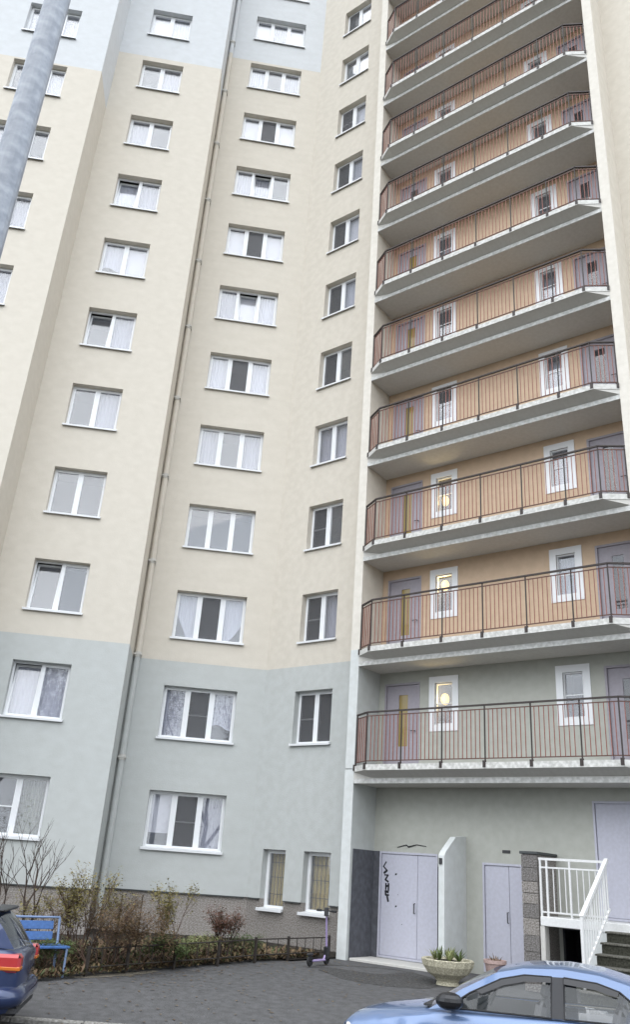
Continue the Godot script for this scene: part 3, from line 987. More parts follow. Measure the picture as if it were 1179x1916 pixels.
func make_stairs():
	var t := thing("entrance_stairs", "mossy concrete stairs and raised landing with white slatted railing by the stone pier", "stairs", Vector3(5.9, 0, 0))
	var o := Vector3(-5.9, 0, 0)
	var st := st_new()
	cbx(st, Vector3(4.52, 1.07, -0.98), Vector3(6.93, 1.235, 0.02), 0.01, Transform3D(Basis.IDENTITY, o))
	obj("landing", st, M.white_paint, t)
	# side wall under the landing that leaves a dark opening
	st = st_new()
	bx(st, Vector3(5.36, -0.2, -0.97), Vector3(5.84, 1.068, 0.0), Transform3D(Basis.IDENTITY, o))
	obj("support_wall", st, M.pale, t)
	st = st_new()
	cbx(st, Vector3(4.505, -0.2, -0.2), Vector3(4.60, 1.068, 0.01), 0.008, Transform3D(Basis.IDENTITY, o))
	obj("support_post", st, M.concrete, t)
	# steps
	for i in 7:
		var y := 1.235 - 0.17 * (i + 1)
		var z := 0.024 + 0.29 * i
		st = st_new()
		cbx(st, Vector3(5.88, -0.25, z), Vector3(7.25, y, z + 0.29), 0.012, Transform3D(Basis.IDENTITY, o))
		var s := obj("step", st, M.moss, t)
		st = st_new()
		cbx(st, Vector3(5.86, y + 0.002, z - 0.01 if i > 0 else z), Vector3(7.27, y + 0.034, z + 0.31), 0.008, Transform3D(Basis.IDENTITY, o))
		obj("tread", st, M.tread, s)
	# railing along the landing
	var hand := st_new()
	bx(hand, Vector3(4.52, 2.235, -0.035), Vector3(5.80, 2.28, 0.005), Transform3D(Basis.IDENTITY, o))
	obj("top_rail", hand, M.white_paint, t)
	for y in [2.09, 1.30]:
		st = st_new()
		bx(st, Vector3(4.53, y, -0.03), Vector3(5.80, y + 0.03, -0.002), Transform3D(Basis.IDENTITY, o))
		obj("rail", st, M.white_paint, t)
	for x in [4.53, 4.66, 5.12, 5.78]:
		st = st_new()
		bx(st, Vector3(x, 1.235, -0.034), Vector3(x + 0.035, 2.235, 0.002), Transform3D(Basis.IDENTITY, o))
		obj("post", st, M.white_paint, t)
	for i in 8:
		var x := 4.80 + 0.118 * i
		if absf(x - 5.13) < 0.04: continue
		st = st_new()
		bx(st, Vector3(x, 1.33, -0.024), Vector3(x + 0.016, 2.09, -0.008), Transform3D(Basis.IDENTITY, o))
		obj("baluster", st, M.white_paint, t)
	# sloping handrail down the steps
	var a := Vector3(5.85, 2.30, -0.05) + o; var b := Vector3(5.85, 1.32, 1.42) + o
	st = st_new()
	var dv := b - a
	bx(st, Vector3(-0.035, -0.03, -dv.length()), Vector3(0.035, 0.03, 0), Transform3D(Basis.looking_at(dv.normalized(), Vector3.UP), a))
	obj("handrail", st, M.white_paint, t)
	st = st_new()
	bx(st, Vector3(-0.02, -0.015, -dv.length()), Vector3(0.02, 0.015, 0), Transform3D(Basis.looking_at(dv.normalized(), Vector3.UP), a - Vector3(0, 0.84, 0)))
	obj("lower_rail", st, M.white_paint, t)
	for i in 12:
		var p := a.lerp(b, (i + 0.5) / 12.0)
		st = st_new()
		bx(st, p + Vector3(-0.011, -0.83, -0.011), p + Vector3(0.011, -0.03, 0.011))
		obj("baluster", st, M.white_paint, t)
	st = st_new()
	bx(st, b + Vector3(-0.025, -1.5, -0.03), b + Vector3(0.025, 0.0, 0.02))
	obj("newel_post", st, M.white_paint, t)
	# stringer board along the open side of the steps
	st = st_new()
	for i in 5:
		var z0 := 0.1 + i * 0.28
		bx(st, Vector3(5.862, -0.2, z0) + o, Vector3(5.872, 0.95 - i * 0.165, z0 + 0.2) + o)
	obj("side_slats", st, M.white_paint, t)

# ---------------------------------------------------------------- yard things
func make_yard_things():
	# bench on the edge of the bed
	var t := thing("bench", "blue painted bench with slatted back beside the dark blue car", "bench", on_ground(-1.32, 6.62), deg_to_rad(78))
	# local: +x runs along the bench away from the camera's right, +z faces the yard
	var L := -1.6
	for x in [L + 0.03, 0.0]:
		var st := st_new()
		tube(st, [Vector3(x, -0.06, 0.20), Vector3(x, 0.40, 0.20)], [0.02, 0.02], 8)
		tube(st, [Vector3(x, -0.06, -0.18), Vector3(x, 0.45, -0.20), Vector3(x, 0.86, -0.27)], [0.022, 0.022, 0.022], 8)
		tube(st, [Vector3(x, 0.40, 0.22), Vector3(x, 0.40, -0.20)], [0.018, 0.018], 8)
		obj("side_frame", st, M.bench_steel, t, true)
	for z in [0.16, 0.05, -0.06, -0.17]:
		var st := st_new()
		cbx(st, Vector3(L - 0.02, 0.42, z - 0.045), Vector3(0.05, 0.455, z + 0.045), 0.006)
		obj("seat_slat", st, M.bench_blue, t)
	for q in [[0.58, -0.20], [0.74, -0.225]]:
		var st := st_new()
		cbx(st, Vector3(L - 0.02, -0.065, -0.012), Vector3(-0.12, 0.065, 0.018), 0.006, Transform3D(Basis(Vector3.RIGHT, -0.15), Vector3(0, q[0], q[1])))
		obj("back_slat", st, M.bench_blue, t)
	var st0 := st_new()
	tube(st0, [Vector3(L, 0.86, -0.27), Vector3(0.0, 0.86, -0.27)], [0.018, 0.018], 8)
	obj("top_rail", st0, M.bench_steel, t, true)

	# low fence round the bed
	var line := [Vector2(-0.32, 0.2), Vector2(-0.34, 1.62), Vector2(-0.44, 2.55), Vector2(-0.56, 3.5), Vector2(-0.72, 4.5), Vector2(-0.88, 5.5), Vector2(-0.98, 6.3)]
	var f := thing("low_fence", "low dark metal fence along the overgrown flower bed", "fence", on_ground(-0.34, 1.62))
	var o := -f.position
	for i in line.size():
		var p := on_ground(line[i].x, line[i].y) + o
		var st := st_new()
		bx(st, p + Vector3(-0.022, -0.1, -0.022), p + Vector3(0.022, 0.46, 0.022))
		obj("post", st, M.fence, f)
		if i == 0: continue
		var q := on_ground(line[i - 1].x, line[i - 1].y) + o
		for y in [0.42, 0.14]:
			st = st_new()
			tube(st, [q + Vector3(0, y, 0), p + Vector3(0, y, 0)], [0.013, 0.013], 6)
			obj("rail", st, M.fence, f)
		var nb := int(q.distance_to(p) / 0.24)
		for j in range(1, nb):
			var r := q.lerp(p, float(j) / nb)
			st = st_new()
			bx(st, r + Vector3(-0.006, 0.14, -0.006), r + Vector3(0.006, 0.42, 0.006))
			obj("upright", st, M.fence, f)

	# kick scooter parked by the corner of the house
	t = thing("kick_scooter", "small purple kick scooter with black wheels parked by the house corner", "scooter", on_ground(0.40, 1.30), deg_to_rad(6))
	# local: deck runs towards +z from the steering column
	var st := st_new()
	cbx(st, Vector3(-0.06, 0.085, 0.08), Vector3(0.06, 0.115, 0.56), 0.01)
	obj("deck", st, M.purple, t)
	for z in [-0.04, 0.62]:
		st = st_new()
		var prof := [Vector2(0.02, -0.02), Vector2(0.095, -0.02), Vector2(0.105, 0.0), Vector2(0.095, 0.02), Vector2(0.02, 0.02)]
		lathe(st, prof, 18)
		obj("wheel", st, M.rubber, t, false, Transform3D(Basis(Vector3.BACK, PI / 2), Vector3(0, 0.105, z)))
	st = st_new()
	tube(st, [Vector3(0, 0.2, -0.03), Vector3(0, 0.62, 0.02), Vector3(0, 1.0, 0.06)], [0.022, 0.02, 0.016], 10)
	obj("steering_column", st, M.purple, t, true)
	st = st_new()
	tube(st, [Vector3(-0.2, 1.0, 0.07), Vector3(0.2, 1.0, 0.07)], [0.014, 0.014], 8)
	obj("handlebar", st, M.trim, t, true)
	for s in [-1, 1]:
		st = st_new()
		tube(st, [Vector3(s * 0.12, 1.0, 0.07), Vector3(s * 0.23, 1.0, 0.07)], [0.024, 0.024], 10)
		obj("grip", st, M.rubber, t, true)
	st = st_new()
	cbx(st, Vector3(-0.03, 0.9, 0.07), Vector3(0.06, 1.06, 0.11), 0.008)
	obj("headset", st, M.trim, t)
	st = st_new()
	cbx(st, Vector3(-0.045, 0.10, -0.1), Vector3(0.045, 0.34, 0.04), 0.02)
	obj("fork_cover", st, M.black, t)
	st = st_new()
	tube(st, [Vector3(0, 0.10, 0.08), Vector3(0, 0.18, 0.02), Vector3(0, 0.25, -0.01)], [0.022, 0.022, 0.022], 8)
	obj("neck", st, M.purple, t, true)
	st = st_new()
	cbx(st, Vector3(-0.03, 0.20, 0.54), Vector3(0.03, 0.235, 0.72), 0.01)
	obj("mudguard", st, M.trim, t)

	# concrete flower bowl
	t = thing("flower_bowl", "round cream concrete flower bowl with spiky green plants in front of the partition", "planter", on_ground(3.02, 0.95))
	st = st_new()
	var prof := [Vector2(0.001, 0.0), Vector2(0.22, 0.0), Vector2(0.20, 0.06), Vector2(0.24, 0.11), Vector2(0.38, 0.20), Vector2(0.465, 0.32), Vector2(0.49, 0.42), Vector2(0.475, 0.435), Vector2(0.42, 0.43), Vector2(0.40, 0.38), Vector2(0.001, 0.36)]
	# scalloped side
	var nn := 48
	for i in prof.size() - 1:
		for k in nn:
			var fl := func(q: Vector2, kk: int) -> Vector3:
				var t0 := TAU * kk / nn
				var s := 1.0 + (0.03 * cos(t0 * 16.0) if q.y > 0.12 and q.y < 0.42 and q.x > 0.3 and i_outer(q) else 0.0)
				return Vector3(q.x * s * cos(t0), q.y, q.x * s * sin(t0))
			quad(st, fl.call(prof[i], k), fl.call(prof[i + 1], k), fl.call(prof[i + 1], k + 1), fl.call(prof[i], k + 1))
	obj("bowl", st, M.bowl, t, true)
	st = st_new()
	lathe(st, [Vector2(0.39, 0.385), Vector2(0.2, 0.41), Vector2(0.001, 0.42)], 20)
	obj("soil", st, M.soil, t, true)
	rng.seed = 21
	for i in 8:
		var c := Vector3(0.24 * cos(i * 0.9), 0.40, 0.24 * sin(i * 0.9)) if i < 7 else Vector3(0, 0.41, 0)
		st = st_new()
		for j in 20:
			var ang := rng.randf() * TAU; var lean := rng.randf_range(0.15, 1.2); var len := rng.randf_range(0.16, 0.33)
			blade(st, c, Vector3(cos(ang) * lean, 1.0, sin(ang) * lean).normalized() * len, 0.028)
		obj("plant", st, M.leaf_green if i % 2 == 0 else M.leaf_pale, t)

	# small pot behind the bowl
	t = thing("clay_pot", "small pinkish pot with a withered plant behind the flower bowl", "pot", Vector3(3.62, 0.0, 0.15))
	st = st_new()
	lathe(st, [Vector2(0.001, 0.0), Vector2(0.13, 0.0), Vector2(0.20, 0.34), Vector2(0.22, 0.34), Vector2(0.22, 0.40), Vector2(0.19, 0.40), Vector2(0.18, 0.35), Vector2(0.001, 0.33)], 24)
	obj("pot", st, M.pot, t)
	st = st_new()
	for j in 26:
		var ang := rng.randf() * TAU; var lean := rng.randf_range(0.2, 0.9)
		blade(st, Vector3(rng.randf_range(-0.1, 0.1), 0.33, rng.randf_range(-0.1, 0.1)), Vector3(cos(ang) * lean, 0.9, sin(ang) * lean).normalized() * rng.randf_range(0.1, 0.24), 0.02)
	obj("plant", st, M.leaf_brown, t)

func i_outer(q: Vector2) -> bool:
	return q.y != 0.38

func blade(st: SurfaceTool, base: Vector3, v: Vector3, w: float):
	var side := v.cross(Vector3.UP)
	if side.length() < 1e-4: side = Vector3.RIGHT
	side = side.normalized() * w * 0.5
	var up := Vector3(0, -0.15 * v.length(), 0)
	var m := base + v * 0.55
	var e := base + v + up
	quad(st, base - side * 0.5, m - side, m + side, base + side * 0.5)
	tri(st, m - side, e, m + side)

# ---------------------------------------------------------------- plants
func branch(st: SurfaceTool, tips: Array, p: Vector3, d: Vector3, len: float, r: float, depth: int, spread: float, wander: float):
	var pts := [p]; var rad := [r]
	var q := p; var dir := d
	var seg := 3
	for i in seg:
		dir = (dir + Vector3(rng.randf_range(-1, 1), rng.randf_range(-0.4, 0.8), rng.randf_range(-1, 1)) * wander).normalized()
		q += dir * len / seg
		pts.append(q)
		rad.append(lerpf(r, r * 0.6, (i + 1.0) / seg))
		if depth <= 1: tips.append([q, dir])
	tube(st, pts, rad, 5 if r > 0.012 else 4, false)
	if depth <= 0: return
	var n := 2 + (rng.randi() % 2)
	for i in n:
		var a := rng.randf() * TAU
		var side := Vector3(cos(a), rng.randf_range(-0.1, 0.4), sin(a)) * spread
		branch(st, tips, pts[-1 if i < 2 else -2], (dir + side).normalized(), len * rng.randf_range(0.6, 0.85), r * 0.58, depth - 1, spread, wander)

func leaves(st: SurfaceTool, tips: Array, per: int, size: float, scatter: float):
	for t in tips:
		for i in per:
			var p: Vector3 = t[0] + Vector3(rng.randf_range(-1, 1), rng.randf_range(-1, 1), rng.randf_range(-1, 1)) * scatter
			var a := rng.randf() * TAU
			blade(st, p, Vector3(cos(a), rng.randf_range(-0.5, 0.6), sin(a)).normalized() * size * rng.randf_range(0.6, 1.3), size * 0.55)

func shrub(called: String, label: String, x: float, z: float, stems: int, height: float, depth: int, r: float, spread: float, wood: Material, leaf: Material, per: int, leaf_size: float, seed_: int, group := "", lean := 0.35):
	rng.seed = seed_
	var t := thing(called, label, "shrub", on_ground(x, z, 0.02), 0.0, group)
	var st := st_new(); var tips := []
	for i in stems:
		var a := TAU * i / stems + rng.randf_range(-0.4, 0.4)
		branch(st, tips, Vector3(cos(a), 0, sin(a)) * 0.05 * stems / 3.0, Vector3(cos(a) * lean, 1, sin(a) * lean).normalized(), height / (1.0 + 0.62 * depth) * 1.15 * rng.randf_range(0.8, 1.15), r, depth, spread, 0.16)
	obj("branches", st, wood, t, true)
	if per > 0:
		st = st_new()
		leaves(st, tips, per, leaf_size, 0.09)
		obj("foliage", st, leaf, t)

func make_plants():
	shrub("bare_shrub", "tall leafless dark shrub behind the blue bench", -2.55, 6.75, 3, 2.35, 4, 0.034, 0.42, M.bark, null, 0, 0.0, 101)
	shrub("bare_shrub", "thin leafless shrub left of the tall bare one, above the dark car", -3.0, 7.6, 3, 1.6, 4, 0.02, 0.5, M.twig, null, 0, 0.0, 102)
	shrub("leafy_shrub", "yellow green shrub just above the back of the blue bench", -2.2, 6.15, 9, 1.2, 3, 0.014, 0.5, M.twig, M.leaf_yellow, 4, 0.06, 103)
	shrub("leafy_shrub", "tall yellow green shrub against the stone plinth at the house joint", -2.05, 5.55, 8, 1.4, 3, 0.014, 0.45, M.twig, M.leaf_yellow, 3, 0.06, 104)
	shrub("dry_shrub", "dense reddish brown dry shrub at the fence right of the bench", -1.3, 5.75, 11, 1.25, 4, 0.013, 0.6, M.twig, M.leaf_brown, 2, 0.05, 105, "", 0.7)
	shrub("dry_shrub", "spreading brown dry shrub trailing over the middle of the fence", -1.1, 5.2, 10, 1.0, 4, 0.012, 0.7, M.twig, M.leaf_brown, 2, 0.05, 106, "", 0.8)
	for q in [[-1.62, 5.2, 1.15, 107, "dark upright seed stalk, the left of two against the plinth"], [-1.55, 4.75, 1.15, 108, "dark upright seed stalk, the right of two against the plinth"]]:
		rng.seed = q[3]
		var t := thing("dry_stalk", q[4], "plant", on_ground(q[0], q[1]), 0.0, "upright dry stalks")
		var st := st_new()
		var top := Vector3(rng.randf_range(-0.05, 0.05), q[2], rng.randf_range(-0.05, 0.05))
		tube(st, [Vector3.ZERO, top * 0.5 + Vector3(0.02, 0, 0), top], [0.014, 0.011, 0.006], 6)
		obj("stem", st, M.bark, t, true)
		st = st_new()
		for i in 170:
			var y := rng.randf_range(0.35, 1.0)
			var a := rng.randf() * TAU
			blade(st, top * y, Vector3(cos(a), 0.7, sin(a)).normalized() * rng.randf_range(0.04, 0.12) * (1.2 - y * 0.6), 0.018)
		obj("seed_head", st, M.leaf_brown, t)
	shrub("leafy_shrub", "slender yellow shrub standing alone before the middle of the plinth", -1.35, 4.15, 5, 1.25, 3, 0.012, 0.3, M.twig, M.leaf_yellow, 4, 0.06, 109, "", 0.2)
	shrub("dry_shrub", "compact dark red brown withered shrub near the fence end", -0.92, 3.05, 7, 0.85, 3, 0.02, 0.35, M.bark, M.leaf_red, 4, 0.06, 110, "", 0.18)
	shrub("leafy_shrub", "low green leafy shrub behind the fence between brown shrub and slender yellow one", -1.0, 4.55, 8, 0.5, 3, 0.01, 0.7, M.twig, M.leaf_green, 3, 0.06, 111, "", 0.8)
	shrub("leafy_shrub", "low mixed green shrub behind the fence, left of the withered one", -0.95, 3.65, 8, 0.45, 3, 0.01, 0.7, M.twig, M.leaf_pale, 2, 0.055, 112, "", 0.8)
	shrub("leafy_shrub", "low green shrub behind the fence, right of the withered one", -0.85, 2.35, 8, 0.42, 3, 0.01, 0.7, M.twig, M.leaf_green, 2, 0.05, 113, "", 0.8)
	shrub("leafy_shrub", "small green shrub under the blue bench", -1.55, 6.75, 8, 0.5, 3, 0.01, 0.7, M.twig, M.leaf_green, 3, 0.06, 114, "", 0.8)
	# the row of trees across the road, which the lower windows mirror
	for i in 11:
		rng.seed = 500 + i
		var p := along(-30.0 + 6.0 * i + rng.randf_range(-1.0, 1.0), 33.0 + rng.randf_range(-2.0, 2.0), -0.95)
		var tr := thing("street_tree", "tall leafy tree standing across the road behind the viewer", "tree", p, rng.randf() * TAU, "trees across the road")
		var s1 := st_new(); var tips := []
		branch(s1, tips, Vector3.ZERO, Vector3.UP, 5.0, 0.24, 4, 0.75, 0.12)
		obj("trunk", s1, M.bark, tr, true)
		s1 = st_new()
		for k in 14:
			tips.append([Vector3(rng.randf_range(-2, 2), rng.randf_range(2.0, 6.0), rng.randf_range(-2, 2)), Vector3.UP])
		leaves(s1, tips, 45, 0.24, 1.0)
		obj("crown", s1, M.leaf_brown if i % 2 else M.leaf_green, tr)
	# leaf litter and low ground cover: nobody could count it
	rng.seed = 300
	var st := st_new()
	var cols := [Color(0.065, 0.08, 0.03), Color(0.14, 0.10, 0.05), Color(0.18, 0.125, 0.06), Color(0.10, 0.06, 0.035), Color(0.13, 0.085, 0.05)]
	for i in 9000:
		var z := rng.randf_range(0.4, 9.5)
		var edge := -0.42 - 0.11 * maxf(0.0, z - 1.6)
		var x := edge - pow(rng.randf(), 1.7) * 3.2
		if x + z < -4.4 or x + z < -2.3 and z > 3.3: continue
		if i % 24 == 0:
			x = edge + 0.25 + pow(rng.randf(), 2.5) * 3.5
			st.set_color(cols[1 + rng.randi() % 3])
			var aa := rng.randf() * TAU
			blade(st, on_ground(x, z, 0.012), Vector3(cos(aa), 0.12, sin(aa)) * rng.randf_range(0.04, 0.08), 0.035)
			continue
		st.set_color(cols[rng.randi() % 5])
		var a := rng.randf() * TAU
		blade(st, on_ground(x, z, rng.randf_range(0.03, 0.10)), Vector3(cos(a), rng.randf_range(0.1, 1.3), sin(a)).normalized() * rng.randf_range(0.06, 0.2), rng.randf_range(0.02, 0.05))
	var gm := mt(Color.WHITE, 0.8)
	gm.vertex_color_use_as_albedo = true
	var g := obj("ground_cover", st, gm, self)
	g.set_meta("kind", "stuff")
	tag(g, "low green and brown ground cover with fallen leaves in the flower bed", "ground cover")

# ---------------------------------------------------------------- cars
func interp(tab: Array, x: float) -> float:
	if x <= tab[0][0]: return tab[0][1]
	for i in tab.size() - 1:
		if x <= tab[i + 1][0]:
			var t: float = (x - tab[i][0]) / (tab[i + 1][0] - tab[i][0])
			return lerpf(tab[i][1], tab[i + 1][1], t)
	return tab[-1][1]

# shape: Dictionary with length, width table, top table (bonnet, belt, boot), roof outline etc.; local x runs from the front to the back
func car_body(t: Node3D, s: Dictionary):
	var xs := []
	var x := 0.0
	while x < s.len:
		xs.append(x); x += 0.06
	xs.append(s.len)
	var wheels: Array = s.wheels
	var rings := []
	for px in xs:
		var w: float = interp(s.half, px)
		var belt: float = interp(s.belt, px)
		var top: float = interp(s.top, px)
		var b: float = interp(s.sill, px)
		for wx in wheels:
			var d := absf(px - wx)
			if d < s.arch: b = maxf(b, s.axle + sqrt(s.arch * s.arch - d * d))
		var nose: float = interp(s.tuck, px)
		var r := [Vector3(px, b, w - 0.05 - nose), Vector3(px, minf(b + 0.06, belt - 0.02), w - 0.01 - nose)]
		for q in [[0.30, 0.0], [0.52, 0.015], [0.70, 0.005]]:
			var yy: float = maxf(lerpf(0.2, belt, q[0] + 0.12), b + 0.061)
			r.append(Vector3(px, minf(yy, belt - 0.015), w + q[1] - nose * 0.5))
		r.append(Vector3(px, lerpf(b, belt, 0.90) if lerpf(b, belt, 0.90) > b + 0.07 else belt - 0.01, w - 0.012 - nose * 0.3))
		r.append(Vector3(px, belt - 0.005, w - 0.05))
		r.append(Vector3(px, lerpf(belt, top, 0.45), w - 0.13))
		r.append(Vector3(px, lerpf(belt, top, 0.85), w * 0.55))
		r.append(Vector3(px, top, 0.0))
		var full := r.duplicate()
		for i in range(r.size() - 2, -1, -1): full.append(Vector3(r[i].x, r[i].y, -r[i].z))
		rings.append(full)
	var st := st_new()
	st.set_smooth_group(0)
	var m: int = rings[0].size()
	for i in rings.size() - 1:
		for k in m - 1:
			quad(st, rings[i][k], rings[i][k + 1], rings[i + 1][k + 1], rings[i + 1][k])
	# front and back closed by fans
	for e in [0, rings.size() - 1]:
		var c := Vector3(xs[e] + (-0.03 if e == 0 else 0.03), interp(s.belt, xs[e]) * 0.7, 0)
		for k in m - 1:
			if e == 0: tri(st, c, rings[e][k + 1], rings[e][k])
			else: tri(st, c, rings[e][k], rings[e][k + 1])
	obj("body", st, s.paint, t, true)
	# dark underside and wheel wells
	st = st_new()
	bx(st, Vector3(0.15, 0.20, -0.62), Vector3(s.len - 0.15, 0.62, 0.62))
	obj("underbody", st, M.black, t)
	for wx in wheels:
		for sd in [-1, 1]:
			st = st_new()
			lathe(st, [Vector2(0.2, -0.1), Vector2(s.axle - 0.03, -0.1), Vector2(s.axle, -0.07), Vector2(s.axle, 0.07), Vector2(s.axle - 0.03, 0.1), Vector2(0.2, 0.1)], 28)
			var xf := Transform3D(Basis(Vector3.RIGHT, PI / 2), Vector3(wx, s.axle, sd * (interp(s.half, wx) - 0.13)))
			var wh := obj("wheel", st, M.rubber, t, false, xf)
			st = st_new()
			lathe(st, [Vector2(0.001, 0.07), Vector2(0.06, 0.085), Vector2(0.2, 0.075), Vector2(0.21, 0.1)], 20)
			lathe(st, [Vector2(0.21, -0.1), Vector2(0.2, -0.075), Vector2(0.06, -0.085), Vector2(0.001, -0.07)], 20)
			obj("rim", st, M.alloy, wh)
	# greenhouse
	var O: Array = s.outer; var I: Array = s.inner
	var zside := func(px: float, y: float) -> float:
		var wb: float = interp(s.half, px) - 0.075
		return wb - (y - s.belt_y) * s.tumble
	var P := func(q: Vector2, sd: int, off := 0.0) -> Vector3:
		return Vector3(q.x, q.y, sd * (zside.call(q.x, q.y) + off))
	st = st_new()
	for sd in [1, -1]:
		for i in O.size() - 1:
			quad2(st, P.call(O[i], sd), P.call(O[i + 1], sd), P.call(I[i + 1], sd), P.call(I[i], sd), sd)
		# waist strip under the windows
		quad2(st, P.call(I[0], sd), P.call(I[-1], sd), P.call(O[-1], sd), P.call(O[0], sd), sd)
	obj("pillars", st, s.paint, t)
	# roof, windscreen and rear window span from side to side
	var span := func(ia: int, ib: int, crown: float, bow: float, inset: float, called: String, mm: Material):
		var s2 := st_new()
		s2.set_smooth_group(0)
		var n := 12
		var grid := []
		for i in range(ia, ib + 1):
			var rowp := []
			for k in n + 1:
				var u := -1.0 + 2.0 * k / n
				var q: Vector2 = O[i]
				var z: float = zside.call(q.x, q.y) - inset
				rowp.append(Vector3(q.x + bow * (1.0 - u * u), q.y + crown * (1.0 - u * u * u * u), z * u))
			grid.append(rowp)
		for i in grid.size() - 1:
			for k in n:
				quad(s2, grid[i][k], grid[i][k + 1], grid[i + 1][k + 1], grid[i + 1][k])
		obj(called, s2, mm, t, true)
	span.call(0, s.a_top, 0.0, -0.12, 0.0, "windscreen", M.car_glass)
	span.call(s.a_top, s.c_top, 0.03, 0.0, 0.0, "roof", s.paint)
	span.call(s.c_top, O.size() - 1, 0.0, 0.08, 0.0, "rear_window", s.rear_glass)
	# side windows and the black pillar between them
	for sd in [1, -1]:
		for wi in s.windows:
			st = st_new()
			var poly := PackedVector2Array(wi)
			var idx := Geometry2D.triangulate_polygon(poly)
			for k in range(0, idx.size(), 3):
				tri(st, P.call(poly[idx[k]], sd, -0.012), P.call(poly[idx[k + 1]], sd, -0.012), P.call(poly[idx[k + 2]], sd, -0.012))
			obj("side_window", st, s.side_glass, t)
			st = st_new()
			var rim := []; var rr0 := []
			for k in poly.size() + 1:
				rim.append(P.call(poly[k % poly.size()], sd, 0.0)); rr0.append(0.011)
			tube(st, rim, rr0, 6, false)
			obj("window_seal", st, M.rubber, t, true)
		for bp in s.pillars:
			st = st_new()
			quad2(st, P.call(bp[0], sd, 0.002), P.call(bp[1], sd, 0.002), P.call(bp[2], sd, 0.002), P.call(bp[3], sd, 0.002), sd)
			obj("door_pillar", st, M.trim, t)
		# smoked wind deflectors along the top of the windows
		for v in s.get("visors", []):
			st = st_new()
			for k in v.size() / 2 - 1:
				quad2(st, P.call(v[2 * k], sd, 0.004), P.call(v[2 * k + 2], sd, 0.004), P.call(v[2 * k + 3], sd, 0.03), P.call(v[2 * k + 1], sd, 0.03), sd)
			obj("wind_deflector", st, M.black, t)
		# door mirrors
		var mx: float = s.mirror
		var mz: float = sd * (zside.call(mx, s.belt_y + 0.03))
		st = st_new()
		var ell := func(c: Vector3, r: Vector3):
			var nu := 14; var nv := 8
			for i in nu:
				for j in nv:
					var g := func(a: int, b: int) -> Vector3:
						var th := TAU * a / nu; var ph := PI * b / nv
						return c + Vector3(r.x * sin(ph) * cos(th), r.y * cos(ph), r.z * sin(ph) * sin(th))
					quad(st, g.call(i, j), g.call(i + 1, j), g.call(i + 1, j + 1), g.call(i, j + 1))
		ell.call(Vector3(mx, s.belt_y + 0.10, mz + sd * 0.15), Vector3(0.165, 0.095, 0.11))
		bx(st, Vector3(mx - 0.03, s.belt_y + 0.0, mz - 0.02), Vector3(mx + 0.04, s.belt_y + 0.06, mz + 0.02))
		tube(st, [Vector3(mx, s.belt_y + 0.03, mz), Vector3(mx, s.belt_y + 0.06, mz + sd * 0.10)], [0.03, 0.03], 8)
		obj("door_mirror", st, M.black, t, true)
	# inside: dark floor, dashboard, seats, wheel
	st = st_new()
	var bw: float = interp(s.half, s.len * 0.5) - 0.16
	bx(st, Vector3(O[0].x + 0.25, s.belt_y - 0.02, -bw), Vector3(O[-1].x - 0.15, s.belt_y + 0.02, bw))
	obj("interior_trim", st, M.trim, t)
	st = st_new()
	tube(st, [Vector3(O[0].x + 0.42, s.belt_y + 0.05, -bw), Vector3(O[0].x + 0.42, s.belt_y + 0.05, bw)], [0.09, 0.09], 10)
	obj("dashboard", st, M.trim, t, true)
	for q in [[s.seat, 0.36], [s.seat, -0.36], [s.seat + 0.85, 0.36], [s.seat + 0.85, -0.36]]:
		st = st_new()
		var lean := Transform3D(Basis(Vector3.BACK, -0.25), Vector3(q[0], s.belt_y, q[1]))
		cbx(st, Vector3(-0.06, -0.1, -0.22), Vector3(0.07, 0.18, 0.22), 0.05, lean)
		cbx(st, Vector3(-0.045, 0.20, -0.13), Vector3(0.055, 0.36, 0.13), 0.04, lean)
		obj("seat", st, M.seat, t)
	st = st_new()
	var pts := []; var rr := []
	for k in 21:
		var an := TAU * k / 20
		pts.append(Vector3(O[0].x + 0.62 + 0.09 * sin(an), s.belt_y + 0.04 + 0.165 * sin(an), s.wheel_z + 0.18 * cos(an))); rr.append(0.014)
	tube(st, pts, rr, 6, false)
	obj("steering_wheel", st, M.trim, t, true)

func quad2(st: SurfaceTool, a: Vector3, b: Vector3, c: Vector3, d: Vector3, sd: int):
	if sd > 0: quad(st, a, b, c, d)
	else: quad(st, d, c, b, a)

